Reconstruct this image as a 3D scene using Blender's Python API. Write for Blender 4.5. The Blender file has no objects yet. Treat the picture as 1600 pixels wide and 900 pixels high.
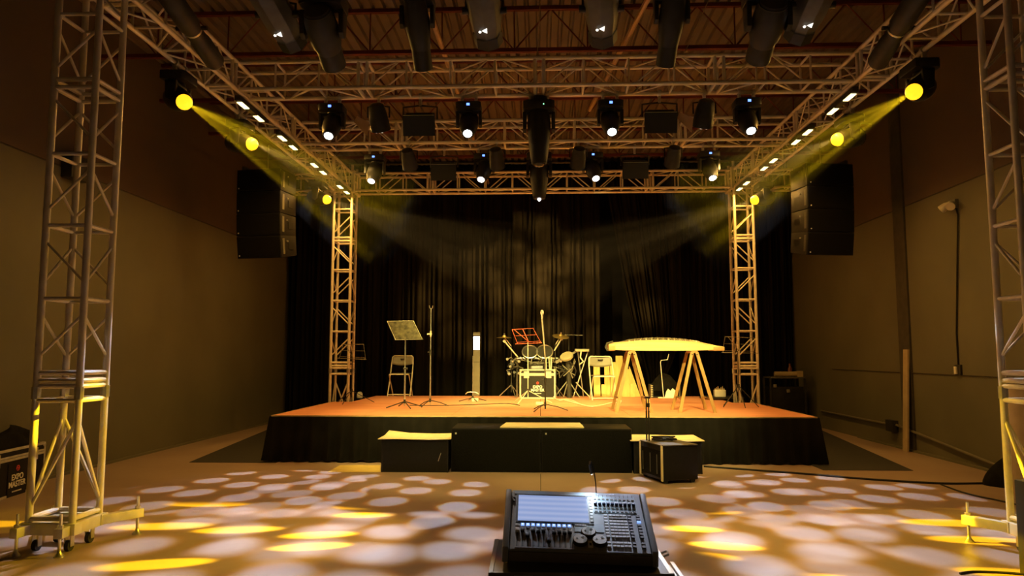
import bpy, bmesh, math, random
from mathutils import Vector, Matrix, Euler
random.seed(7)
R = math.radians
sc = bpy.context.scene
COL = sc.collection

# ------------------------------------------------------------------ camera
F_PX, PITCH, YAW, EYE = 1140.97, 0.0918, 0.0385, 1.46


def ray(px, py):
    xr, u = (px - 800) / F_PX, -(py - 450) / F_PX
    d = math.cos(PITCH) - u * math.sin(PITCH)
    z = math.sin(PITCH) + u * math.cos(PITCH)
    return Vector((xr * math.cos(YAW) - d * math.sin(YAW), xr * math.sin(YAW) + d * math.cos(YAW), z))


EYEP = Vector((0, 0, EYE))


def on_y(px, py, y):
    r = ray(px, py); return EYEP + r * (y / r.y)


def on_z(px, py, z):
    r = ray(px, py); return EYEP + r * ((z - EYE) / r.z)


def on_x(px, py, x):
    r = ray(px, py); return EYEP + r * (x / r.x)


cam_data = bpy.data.cameras.new('camera')
cam_data.sensor_width = 36.0
cam_data.lens = F_PX * 36.0 / 1600.0
cam_data.clip_start = 0.05
cam = bpy.data.objects.new('camera', cam_data)
COL.objects.link(cam)
cam.location = EYEP
_fw = ray(800, 450).normalized()
cam.rotation_euler = _fw.to_track_quat('-Z', 'Y').to_euler()
sc.camera = cam

# ------------------------------------------------------------------ world, exposure
world = bpy.data.worlds.new('world'); sc.world = world
world.use_nodes = True
world.node_tree.nodes['Background'].inputs[0].default_value = (1.0, 0.56, 0.17, 1)
world.node_tree.nodes['Background'].inputs[1].default_value = 0.045
sc.view_settings.view_transform = 'Standard'
sc.view_settings.look = 'None'
sc.view_settings.gamma = 1.0
sc.view_settings.use_curve_mapping = False
sc.view_settings.exposure = 0.0

AMBER = (1.0, 0.60, 0.16)
WARM = (1.0, 0.77, 0.20)
YELLOW = (1.0, 0.61, 0.008)
COOL = (0.93, 0.93, 1.0)

# ------------------------------------------------------------------ materials
MATS = {}


def mat(name, col=(0.5, 0.5, 0.5), rough=0.6, metal=0.0, var=0.0, scale=8.0, bump=0.0, emit=None, estr=0.0, col2=None, stretch=None, spec=None):
    if name in MATS:
        return MATS[name]
    m = bpy.data.materials.new(name); m.use_nodes = True
    nt = m.node_tree; b = nt.nodes['Principled BSDF']
    b.inputs['Roughness'].default_value = rough
    b.inputs['Metallic'].default_value = metal
    b.inputs['Base Color'].default_value = (*col, 1)
    if spec is not None:
        b.inputs['Specular IOR Level'].default_value = spec
    if var > 0 or col2 or bump > 0:
        tc = nt.nodes.new('ShaderNodeTexCoord')
        mp = nt.nodes.new('ShaderNodeMapping')
        if stretch:
            mp.inputs['Scale'].default_value = stretch
        nt.links.new(tc.outputs['Object'], mp.inputs['Vector'])
        nz = nt.nodes.new('ShaderNodeTexNoise')
        nz.inputs['Scale'].default_value = scale
        nz.inputs['Detail'].default_value = 5
        nt.links.new(mp.outputs[0], nz.inputs['Vector'])
        if var > 0 or col2:
            cr = nt.nodes.new('ShaderNodeValToRGB')
            c2 = col2 if col2 else tuple(min(1, c * (1 + var)) for c in col)
            c1 = col if col2 else tuple(c * (1 - var) for c in col)
            cr.color_ramp.elements[0].color = (*c1, 1); cr.color_ramp.elements[0].position = 0.32
            cr.color_ramp.elements[1].color = (*c2, 1); cr.color_ramp.elements[1].position = 0.68
            nt.links.new(nz.outputs['Fac'], cr.inputs['Fac'])
            nt.links.new(cr.outputs['Color'], b.inputs['Base Color'])
        if bump > 0:
            bp = nt.nodes.new('ShaderNodeBump'); bp.inputs['Strength'].default_value = bump
            bp.inputs['Distance'].default_value = 0.02
            nt.links.new(nz.outputs['Fac'], bp.inputs['Height'])
            nt.links.new(bp.outputs[0], b.inputs['Normal'])
    if emit:
        b.inputs['Emission Color'].default_value = (*emit, 1)
        b.inputs['Emission Strength'].default_value = estr
    MATS[name] = m
    return m


M_ALU = mat('truss_aluminium', (0.66, 0.60, 0.50), 0.45, 0.25, var=0.12, scale=6)
M_ALUB = mat('truss_base_steel', (0.60, 0.57, 0.50), 0.45, 0.4, var=0.15, scale=9)
M_BLACK = mat('black_plastic', (0.014, 0.013, 0.012), 0.45, var=0.25, scale=14, spec=0.3)
M_DARK = mat('dark_housing', (0.028, 0.026, 0.022), 0.5, var=0.25, scale=10, spec=0.3)
M_GREYH = mat('grey_housing', (0.10, 0.095, 0.08), 0.45, var=0.2, scale=10)
M_STEEL = mat('bright_steel', (0.62, 0.61, 0.58), 0.28, 0.9, var=0.08, scale=20)
M_LENSW = mat('white_lens', (0.9, 0.9, 0.9), 0.2, emit=(0.95, 0.98, 1.0), estr=9)
M_LENSY = mat('yellow_lens', (0.9, 0.7, 0.1), 0.2, emit=(1.0, 0.50, 0.012), estr=1.75)
M_LENSD = mat('dark_lens', (0.03, 0.03, 0.035), 0.08)
M_DISP = mat('blue_display', (0.02, 0.03, 0.2), 0.3, emit=(0.12, 0.25, 1.0), estr=3)
M_LEDG = mat('green_led', (0.02, 0.2, 0.02), 0.3, emit=(0.3, 1.0, 0.5), estr=2)
M_LEDW = mat('white_led', (0.7, 0.7, 0.7), 0.3, emit=(1.0, 0.95, 0.85), estr=1.6)
M_LEDR = mat('red_led', (0.3, 0.02, 0.02), 0.3, emit=(1.0, 0.12, 0.25), estr=2)
M_BAR = mat('batten_cell', (0.9, 0.9, 0.7), 0.3, emit=(1.0, 0.90, 0.42), estr=2.3)
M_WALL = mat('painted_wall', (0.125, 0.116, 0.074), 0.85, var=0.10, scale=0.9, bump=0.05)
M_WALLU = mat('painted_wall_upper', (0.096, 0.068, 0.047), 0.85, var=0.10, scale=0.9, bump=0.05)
M_BACK = mat('back_wall_black', (0.004, 0.004, 0.004), 1.0, var=0.1, spec=0.03)
M_DECK = mat('roof_deck', (0.135, 0.105, 0.072), 0.7, var=0.12, scale=2)
M_RED = mat('red_oxide_steel', (0.12, 0.017, 0.013), 0.6, var=0.2, scale=5)
M_VELVET = mat('black_velvet', (0.0105, 0.0088, 0.0062), 1.0, var=0.3, scale=3, stretch=(3, 3, 0.2), spec=0.04)
M_SKIRT = mat('black_skirt', (0.0095, 0.0085, 0.0075), 0.9, var=0.3, scale=4, spec=0.1)
M_STAGE = mat('stage_plywood', (0.60, 0.235, 0.13), 0.55, col2=(0.72, 0.31, 0.17), scale=3.5, stretch=(0.35, 2.5, 1), bump=0.03)
M_EDGE = mat('stage_edge_trim', (0.55, 0.40, 0.22), 0.5, var=0.1)
M_PINE = mat('pale_pine', (0.25, 0.145, 0.042), 0.55, col2=(0.34, 0.21, 0.068), scale=7, stretch=(3, 3, 0.4), bump=0.03)
M_BOARDY = mat('yellow_timber', (0.55, 0.36, 0.10), 0.6, col2=(0.66, 0.46, 0.16), scale=7, stretch=(3, 3, 0.4))
M_WOOD = mat('varnished_wood', (0.42, 0.25, 0.09), 0.4, col2=(0.55, 0.35, 0.14), scale=8, stretch=(0.4, 3, 3))
M_SOUND = mat('guzheng_soundboard', (0.60, 0.46, 0.20), 0.35, col2=(0.70, 0.56, 0.28), scale=6, stretch=(0.3, 5, 5))
M_WHITE = mat('white_paint', (0.78, 0.76, 0.70), 0.5, var=0.06)
M_CREAM = mat('cream_steel', (0.55, 0.51, 0.40), 0.4, var=0.06)
M_BOARD = mat('cream_board', (0.80, 0.68, 0.44), 0.55, var=0.08, scale=5)
M_BRASS = mat('cymbal_brass', (0.62, 0.43, 0.16), 0.3, 0.8, var=0.15, scale=12)
M_REDP = mat('red_powder_coat', (0.50, 0.10, 0.05), 0.4, var=0.1)
M_RUBBER = mat('black_rubber', (0.012, 0.012, 0.012), 0.7)
M_GRILLE = mat('speaker_grille', (0.0045, 0.0042, 0.004), 0.85, var=0.4, scale=90, bump=0.3, spec=0.15)
M_CASE = mat('case_laminate', (0.009, 0.008, 0.0075), 0.5, var=0.2, scale=30, spec=0.3)
M_PRINT = mat('printed_white', (0.85, 0.83, 0.78), 0.6)
M_PRINTR = mat('printed_red', (0.65, 0.06, 0.05), 0.6)
M_CONS = mat('console_body', (0.24, 0.27, 0.31), 0.40, var=0.1, scale=20)
M_CONSB = mat('console_blue_panel', (0.38, 0.50, 0.60), 0.35, var=0.08, scale=12)
M_KEY = mat('console_key', (0.72, 0.75, 0.78), 0.45)
M_KEYD = mat('console_key_dark', (0.05, 0.05, 0.06), 0.45)
M_CLOTH = mat('black_cloth', (0.010, 0.009, 0.008), 0.95, var=0.3, scale=12, bump=0.5, spec=0.1)
M_GREYP = mat('grey_panel', (0.15, 0.135, 0.10), 0.5, var=0.08)
M_ROLL = mat('beige_roll', (0.42, 0.33, 0.20), 0.7, var=0.1)
M_PATCH = mat('charcoal_patch', (0.022, 0.020, 0.019), 0.9, var=0.2, scale=20)
M_FLAP = mat('barn_door_tan', (0.50, 0.34, 0.20), 0.5, var=0.1)
M_PIPE = mat('conduit_pipe', (0.46, 0.33, 0.19), 0.45, 0.3, var=0.1)
M_TRIM = mat('dark_trim', (0.05, 0.043, 0.030), 0.7, var=0.2)
M_CORDW = mat('white_cord', (0.72, 0.68, 0.55), 0.5)


def floor_surface():
    m = bpy.data.materials.new('concrete_floor'); m.use_nodes = True
    nt = m.node_tree; b = nt.nodes['Principled BSDF']
    tc = nt.nodes.new('ShaderNodeTexCoord')
    n1 = nt.nodes.new('ShaderNodeTexNoise'); n1.inputs['Scale'].default_value = 0.7; n1.inputs['Detail'].default_value = 8
    n2 = nt.nodes.new('ShaderNodeTexNoise'); n2.inputs['Scale'].default_value = 14; n2.inputs['Detail'].default_value = 6
    nt.links.new(tc.outputs['Object'], n1.inputs['Vector']); nt.links.new(tc.outputs['Object'], n2.inputs['Vector'])
    cr = nt.nodes.new('ShaderNodeValToRGB')
    cr.color_ramp.elements[0].color = (0.28, 0.195, 0.155, 1); cr.color_ramp.elements[0].position = 0.3
    cr.color_ramp.elements[1].color = (0.35, 0.26, 0.21, 1); cr.color_ramp.elements[1].position = 0.7
    nt.links.new(n1.outputs['Fac'], cr.inputs['Fac'])
    mx = nt.nodes.new('ShaderNodeMixRGB'); mx.blend_type = 'MULTIPLY'; mx.inputs[0].default_value = 0.35
    nt.links.new(cr.outputs['Color'], mx.inputs[1]); nt.links.new(n2.outputs['Color'], mx.inputs[2])
    cr2 = nt.nodes.new('ShaderNodeValToRGB')
    cr2.color_ramp.elements[0].color = (0.75, 0.75, 0.75, 1); cr2.color_ramp.elements[1].color = (1.15, 1.15, 1.15, 1)
    nt.links.new(n2.outputs['Fac'], cr2.inputs['Fac']); nt.links.new(cr2.outputs['Color'], mx.inputs[2])
    nt.links.new(mx.outputs[0], b.inputs['Base Color'])
    b.inputs['Roughness'].default_value = 0.42
    return m


M_FLOOR = floor_surface()

# ------------------------------------------------------------------ mesh helpers


def frame(d):
    d = d.normalized()
    a = Vector((0, 0, 1)) if abs(d.z) < 0.9 else Vector((1, 0, 0))
    x = d.cross(a).normalized(); y = d.cross(x).normalized()
    return x, y, d


class MB:
    def __init__(s):
        s.v = []; s.f = []; s.T = None

    def add(s, vs, fs):
        o = len(s.v)
        if s.T is not None:
            vs = [s.T @ Vector(v) for v in vs]
        s.v += [tuple(v) for v in vs]; s.f += [tuple(i + o for i in f) for f in fs]
        return s

    def box(s, lo, hi):
        x0, y0, z0 = lo; x1, y1, z1 = hi
        return s.add([(x0, y0, z0), (x1, y0, z0), (x1, y1, z0), (x0, y1, z0), (x0, y0, z1), (x1, y0, z1), (x1, y1, z1), (x0, y1, z1)],
                     [(0, 3, 2, 1), (4, 5, 6, 7), (0, 1, 5, 4), (1, 2, 6, 5), (2, 3, 7, 6), (3, 0, 4, 7)])

    def cbox(s, c, size):
        return s.box([c[i] - size[i] / 2 for i in range(3)], [c[i] + size[i] / 2 for i in range(3)])

    def cyl(s, p0, p1, r0, r1=None, n=8, cap=True):
        p0, p1 = Vector(p0), Vector(p1); r1 = r0 if r1 is None else r1
        x, y, _ = frame(p1 - p0)
        vs = []
        for p, r in ((p0, r0), (p1, r1)):
            for k in range(n):
                a = 2 * math.pi * k / n
                vs.append(p + x * (r * math.cos(a)) + y * (r * math.sin(a)))
        fs = [(k, (k + 1) % n, n + (k + 1) % n, n + k) for k in range(n)]
        if cap:
            fs += [tuple(range(n - 1, -1, -1)), tuple(range(n, 2 * n))]
        return s.add(vs, fs)

    def lathe(s, p, d, prof, n=16):
        """prof: (radius, distance along d) from first to last, closed with caps"""
        p = Vector(p); x, y, d = frame(Vector(d))
        vs = []; fs = []
        for r, t in prof:
            for k in range(n):
                a = 2 * math.pi * k / n
                vs.append(p + d * t + x * (r * math.cos(a)) + y * (r * math.sin(a)))
        m = len(prof)
        for j in range(m - 1):
            for k in range(n):
                fs.append((j * n + k, j * n + (k + 1) % n, (j + 1) * n + (k + 1) % n, (j + 1) * n + k))
        fs += [tuple(range(n - 1, -1, -1)), tuple(range((m - 1) * n, m * n))]
        return s.add(vs, fs)

    def tube(s, pts, r, n=6):
        pts = [Vector(p) for p in pts]
        vs = []; fs = []
        px = None
        for i, p in enumerate(pts):
            if i == 0: d = pts[1] - p
            elif i == len(pts) - 1: d = p - pts[i - 1]
            else: d = (pts[i + 1] - p).normalized() + (p - pts[i - 1]).normalized()
            if d.length < 1e-9: d = pts[i] - pts[i - 1]
            d.normalize()
            if px is None:
                x, y, _ = frame(d)
            else:
                x = (px - d * px.dot(d)).normalized(); y = d.cross(x)
            px = x
            rr = r[i] if isinstance(r, (list, tuple)) else r
            for k in range(n):
                a = 2 * math.pi * k / n
                vs.append(p + x * (rr * math.cos(a)) + y * (rr * math.sin(a)))
        for i in range(len(pts) - 1):
            for k in range(n):
                fs.append((i * n + k, i * n + (k + 1) % n, (i + 1) * n + (k + 1) % n, (i + 1) * n + k))
        m = len(pts)
        fs += [tuple(range(n - 1, -1, -1)), tuple(range((m - 1) * n, m * n))]
        return s.add(vs, fs)

    def prism(s, poly, off):
        """poly: 3D points of a planar outline; off: extrusion vector"""
        off = Vector(off); n = len(poly)
        a = [Vector(p) for p in poly]; b = [p + off for p in a]
        return s.add(a + b, [tuple(range(n - 1, -1, -1)), tuple(range(n, 2 * n))] + [(k, (k + 1) % n, n + (k + 1) % n, n + k) for k in range(n)])

    def grid(s, fn, nu, nv):
        vs = [fn(u / nu, v / nv) for v in range(nv + 1) for u in range(nu + 1)]
        fs = [(v * (nu + 1) + u, v * (nu + 1) + u + 1, (v + 1) * (nu + 1) + u + 1, (v + 1) * (nu + 1) + u) for v in range(nv) for u in range(nu)]
        return s.add(vs, fs)

    def mesh(s, name, m, bevel=0.0, smooth=True, fixn=True):
        me = bpy.data.meshes.new(name)
        me.from_pydata(s.v, [], s.f)
        if bevel > 0 or fixn:
            bm = bmesh.new(); bm.from_mesh(me)
            bmesh.ops.recalc_face_normals(bm, faces=bm.faces)
            if bevel > 0:
                bmesh.ops.bevel(bm, geom=[e for e in bm.edges if e.calc_face_angle(0) > 0.6], offset=bevel, segments=2, affect='EDGES', profile=0.6)
            bm.to_mesh(me); bm.free()
        if smooth:
            me.shade_smooth(); me.set_sharp_from_angle(angle=R(38))
        me.materials.append(m)
        return me

    def build(s, name, m, parent=None, bevel=0.0, smooth=True, loc=None, rot=None, label=None):
        o = bpy.data.objects.new(name, s.mesh(name, m, bevel, smooth))
        COL.objects.link(o); o.parent = parent
        if loc is not None: o.location = loc
        if rot is not None: o.rotation_euler = rot
        if label: o['label'] = label
        return o


def tag(o, label, cat, group=None):
    o['label'] = label; o['category'] = cat
    if group: o['group'] = group
    return o


def thing(name, label, cat, loc=(0, 0, 0), rotz=0.0, group=None):
    o = bpy.data.objects.new(name, None); COL.objects.link(o)
    o.location = loc; o.rotation_euler = (0, 0, rotz); o.empty_display_size = 0.1
    return tag(o, label, cat, group)


def struct(o):
    o['kind'] = 'structure'; return o


def inst(name, me, parent, loc, rot=None):
    o = bpy.data.objects.new(name, me); COL.objects.link(o); o.parent = parent
    o.location = loc
    if rot is not None: o.rotation_euler = rot
    return o


ROD = {}


def rod(parent, name, p0, p1, r, m, n=8):
    p0, p1 = Vector(p0), Vector(p1); L = (p1 - p0).length
    key = (round(L, 3), r, m.name, n)
    if key not in ROD:
        ROD[key] = MB().cyl((0, 0, 0), (0, 0, L), r, n=n).mesh(name, m)
    o = bpy.data.objects.new(name, ROD[key]); COL.objects.link(o); o.parent = parent
    o.location = p0; o.rotation_euler = (p1 - p0).to_track_quat('Z', 'Y').to_euler()
    return o


def text_part(parent, name, s, size, m, loc, rot, depth=0.0015, label=None):
    cu = bpy.data.curves.new(name, 'FONT'); cu.body = s; cu.size = size; cu.extrude = depth
    cu.align_x = 'CENTER'; cu.align_y = 'CENTER'; cu.offset = size * 0.018
    t = bpy.data.objects.new(name, cu); COL.objects.link(t)
    bpy.context.view_layer.update()
    me = bpy.data.meshes.new_from_object(t)
    bpy.data.objects.remove(t); me.name = name
    me.materials.clear(); me.materials.append(m)
    o = bpy.data.objects.new(name, me); COL.objects.link(o); o.parent = parent
    o.location = loc; o.rotation_euler = rot
    if label: o['label'] = label
    return o


def spot(parent, loc, aim, energy, color, size, blend=0.4, radius=0.05, gobo=None, fringe=False):
    """a lamp inside a fixture; gobo = (scale_x, scale_y, r0, r1, randomness, seed_offset, base)"""
    ld = bpy.data.lights.new('lamp', 'SPOT'); ld.energy = energy; ld.color = color
    ld.spot_size = R(size); ld.spot_blend = blend; ld.shadow_soft_size = radius
    lo = bpy.data.objects.new('lamp', ld); COL.objects.link(lo)
    lo.parent = parent; lo.location = loc
    lo.rotation_euler = Vector(aim).to_track_quat('-Z', 'Y').to_euler()
    if gobo:
        sx, sy, r0, r1, rnd, off, base = gobo
        ld.use_nodes = True; nt = ld.node_tree
        em = [n for n in nt.nodes if n.type == 'EMISSION'][0]
        tc = nt.nodes.new('ShaderNodeTexCoord')
        sp = nt.nodes.new('ShaderNodeSeparateXYZ'); nt.links.new(tc.outputs['Normal'], sp.inputs[0])
        dv = []
        for ax, sca in (('X', sx), ('Y', sy)):
            d = nt.nodes.new('ShaderNodeMath'); d.operation = 'DIVIDE'
            nt.links.new(sp.outputs[ax], d.inputs[0]); nt.links.new(sp.outputs['Z'], d.inputs[1])
            e = nt.nodes.new('ShaderNodeMath'); e.operation = 'MULTIPLY_ADD'
            nt.links.new(d.outputs[0], e.inputs[0]); e.inputs[1].default_value = sca; e.inputs[2].default_value = off
            dv.append(e)
        cb = nt.nodes.new('ShaderNodeCombineXYZ')
        nt.links.new(dv[0].outputs[0], cb.inputs[0]); nt.links.new(dv[1].outputs[0], cb.inputs[1])
        vo = nt.nodes.new('ShaderNodeTexVoronoi'); vo.voronoi_dimensions = '2D'
        vo.inputs['Scale'].default_value = 1.0; vo.inputs['Randomness'].default_value = rnd
        nt.links.new(cb.outputs[0], vo.inputs['Vector'])
        mr = nt.nodes.new('ShaderNodeMapRange'); mr.interpolation_type = 'SMOOTHSTEP'
        mr.inputs['From Min'].default_value = r0; mr.inputs['From Max'].default_value = r1
        mr.inputs['To Min'].default_value = 1.0; mr.inputs['To Max'].default_value = base
        nt.links.new(vo.outputs['Distance'], mr.inputs['Value'])
        if fringe:
            cc = nt.nodes.new('ShaderNodeCombineColor')
            for ch, k in ((0, 1.10), (1, 1.0), (2, 0.92)):
                m2 = nt.nodes.new('ShaderNodeMapRange'); m2.interpolation_type = 'SMOOTHSTEP'
                m2.inputs['From Min'].default_value = r0 * k; m2.inputs['From Max'].default_value = r1 * k
                m2.inputs['To Min'].default_value = 1.0; m2.inputs['To Max'].default_value = base
                nt.links.new(vo.outputs['Distance'], m2.inputs['Value']); nt.links.new(m2.outputs[0], cc.inputs[ch])
            nt.links.new(cc.outputs[0], em.inputs['Color'])
        else:
            nt.links.new(mr.outputs[0], em.inputs['Strength'])
    return lo


# ------------------------------------------------------------------ rig dimensions
XL, XR = -3.66, 3.71          # tower / side truss centre lines
Y0, Y1, Y2, Y3 = 5.62, 8.23, 10.43, 13.43
WT, WH = 0.333, 0.32
HZ = 4.52                     # lower chords
WALL_L, WALL_R, Y_BACK = -5.86, 5.68, 17.0
DECK_Z, JOIST_Z = 5.96, 5.35
ST_Z, ST_Y0, ST_Y1, ST_X = 0.626, 10.15, 15.15, 3.73

# ------------------------------------------------------------------ room
fl = struct(MB().box((WALL_L - 0.2, -2, -0.1), (WALL_R + 0.2, Y_BACK + 0.2, 0)).build('floor', M_FLOOR, smooth=False))
for x0, y0, x1, y1 in ((0.0, 6.0, 0.0, 9.2),):
    MB().box((min(x0, x1) - 0.004, min(y0, y1) - 0.004, 0.0), (max(x0, x1) + 0.004, max(y0, y1) + 0.004, 0.0012)).build('floor_joint', M_TRIM, fl, smooth=False)

# side walls: lower paint up to the reveal, upper paint above it (the reveal slopes up towards the camera in no way: it is level)
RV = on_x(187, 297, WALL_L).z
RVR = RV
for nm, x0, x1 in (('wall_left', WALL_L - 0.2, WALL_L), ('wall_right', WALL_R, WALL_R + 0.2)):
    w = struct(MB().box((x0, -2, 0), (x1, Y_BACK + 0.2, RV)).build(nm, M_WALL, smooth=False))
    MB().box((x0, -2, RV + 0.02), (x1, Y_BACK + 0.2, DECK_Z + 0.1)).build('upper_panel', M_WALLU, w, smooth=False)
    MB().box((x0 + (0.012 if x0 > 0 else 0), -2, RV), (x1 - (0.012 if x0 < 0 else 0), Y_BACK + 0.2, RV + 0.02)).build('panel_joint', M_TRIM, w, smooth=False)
struct(MB().box((WALL_L - 0.2, Y_BACK, 0), (WALL_R + 0.2, Y_BACK + 0.2, DECK_Z + 0.1)).build('wall_back', M_BACK, smooth=False))

# corrugated roof deck: ribs run along the hall
pr = []
rib = 0.152
x = WALL_L - 0.2
while x < WALL_R + 0.2:
    pr += [(x, 0), (x + 0.085, 0), (x + 0.105, 0.045), (x + 0.132, 0.045)]
    x += rib
mb = MB()
vs = [(a, -2, DECK_Z + b) for a, b in pr] + [(a, Y_BACK + 0.2, DECK_Z + b) for a, b in pr]
mb.add(vs, [(k, k + 1, len(pr) + k + 1, len(pr) + k) for k in range(len(pr) - 1)])
ce = struct(mb.build('ceiling', M_DECK, smooth=False))
MB().box((WALL_L - 0.2, -2, DECK_Z + 0.06), (WALL_R + 0.2, Y_BACK + 0.2, DECK_Z + 0.1)).build('roof_board', M_BACK, ce, smooth=False)

# open web steel joists under the deck
for ji, jy in enumerate((5.76, 7.43, 9.10, 10.77, 12.44, 14.11)):
    j = thing('roof_joist', ['red open web roof joist nearest the camera, over the front truss', 'red open web roof joist second from the camera',
                             'red open web roof joist seen just above the middle lighting truss', 'red open web roof joist whose chord shows just under the middle truss',
                             'red open web roof joist fifth from the camera', 'red open web roof joist nearest the curtain'][ji], 'roof joist', (0, jy, JOIST_Z), group='red roof joists')
    for nm, z in (('bottom_chord', 0.0), ('top_chord', DECK_Z - JOIST_Z - 0.05)):
        for s in (-1, 1):
            MB().box((WALL_L, s * 0.018 - 0.012, z), (WALL_R, s * 0.018 + 0.012, z + 0.05)).build(nm, M_RED, j, smooth=False)
    top = DECK_Z - JOIST_Z - 0.03
    # panel points measured on the joist above the middle truss: verticals every 0.94 m
    k = -6
    while k <= 6:
        xv = -0.32 + 0.94 * k
        if WALL_L < xv < WALL_R:
            rod(j, 'web_vertical', (xv, 0, 0.03), (xv, 0, top), 0.010, M_RED, 6)
        for s in (-1, 1):
            xe = xv + s * 0.47
            if WALL_L < xe < WALL_R and WALL_L < xv < WALL_R:
                rod(j, 'web_diagonal', (xv, 0, 0.03), (xe, 0, top), 0.010, M_RED, 6)
        k += 1

# pipes under the deck
p = [on_y(668, 40, 8.3), on_y(741, 205, 12.3)]
tag(MB().tube([(p[0].x, 2.0, 5.42), (p[1].x - 0.05, 16.9, 5.42)], 0.032, 8).build('ceiling_pipe', M_PIPE), 'tan conduit pipe running lengthwise below the roof, left of centre', 'pipe')
a = on_z(1022, -20, 5.5); b = on_z(938, 140, 5.5)
tag(MB().tube([a + (a - b) * 0.6, b, b + (b - a) * 0.3], 0.034, 8).build('ceiling_pipe', M_PIPE), 'tan pipe slanting below the roof, right of centre', 'pipe')
for (x0, y0, x1, y1, lab) in ((846, -30, 839, 95, 'thin pale safety cable from the roof to the middle of the truss'), (1112, -10, 1070, 82, 'thin pale safety cable slanting down to the middle truss, right')):
    b = on_y(x1, y1, Y1 - 0.1); a = on_y(x0, y0, Y1 - 0.1); a = b + (a - b) * ((DECK_Z - b.z) / (a.z - b.z)); 
    tag(MB().tube([a, b], 0.006, 5).build('safety_cable', M_PIPE), lab, 'cable')

# ------------------------------------------------------------------ trusses


def truss(name, label, p0, p1, w=WH, bay=0.508, joint=4, phase=0.0, group='lighting trusses', upv=(0, 0, 1)):
    """box truss whose lower chords lie at p0 -> p1"""
    p0, p1 = Vector(p0), Vector(p1); a = (p1 - p0); L = a.length; a.normalize()
    u = Vector(upv); s = a.cross(u).normalized()
    t = thing(name, label, 'truss', p0, 0, group)
    cs = [s * (-w / 2), s * (w / 2), s * (w / 2) + u * w, s * (-w / 2) + u * w]
    for c in cs:
        rod(t, 'chord', c, c + a * L, 0.0245, M_ALU, 10)
    nodes = []
    k = math.ceil((0 - phase) / bay)
    while phase + k * bay <= L + 1e-6:
        nodes.append((phase + k * bay, k)); k += 1
    for d, k in nodes:
        offs = (-0.05, 0.05) if k % joint == 0 else (0,)
        for o in offs:
            dd = min(max(d + o, 0.03), L - 0.03)
            for i in range(4):
                c0, c1 = cs[i], cs[(i + 1) % 4]
                rod(t, 'joint_rung' if len(offs) > 1 else 'rung', c0 + a * dd, c1 + a * dd, 0.021 if len(offs) > 1 else 0.0135, M_ALU, 8)
    for (d, k), (e, _) in zip(nodes[:-1], nodes[1:]):
        for i in range(4):
            c0, c1 = cs[i], cs[(i + 1) % 4]
            if (k + (i // 2)) % 2: c0, c1 = c1, c0
            rod(t, 'brace', c0 + a * (d + 0.07), c1 + a * (e - 0.07), 0.0105, M_ALU, 8)
    return t


# cross trusses; joints every four bays, counted from the hall's centre line
def cross(y, xa, xb, label):
    n = math.ceil((0.0 - xa) / 0.508)
    ph = (0.0 - xa) - n * 0.508
    return truss('lighting_truss', label, (xa, y, HZ), (xb, y, HZ), phase=ph + 0.508 * ((n) % 4 + 0), group='lighting trusses') if False else \
        truss('lighting_truss', label, (xa, y, HZ), (xb, y, HZ), phase=(-xa) - 0.508 * 4 * math.ceil(-xa / (0.508 * 4)), group='lighting trusses')


cross(Y0, XL + 0.235, XR - 0.235, 'front lighting truss above the frame, between the two near towers')
cross(Y1, XL + 0.20, XR - 0.20, 'gold lit cross truss nearest the camera, four moving heads beneath it')
cross(Y2, XL + 0.20, XR - 0.20, 'gold lit cross truss in the middle of the rig, second from the camera')
cross(Y3, XL + 0.235, XR - 0.235, 'rear cross truss between the back towers, just above the curtain')
cross(Y3, XL - 1.15, XL - 0.235, 'short truss stub sticking out left of the left rear tower')
cross(Y3, XR + 0.235, XR + 0.95, 'short truss stub sticking out right of the right rear tower')
for xs, lab in ((XL, 'side truss running away along the left edge of the rig'), (XR, 'side truss running away along the right edge of the rig')):
    truss('lighting_truss', lab, (xs, Y0 + 0.235, HZ), (xs, Y3 - 0.235, HZ), phase=0.10, group='lighting trusses')


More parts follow.
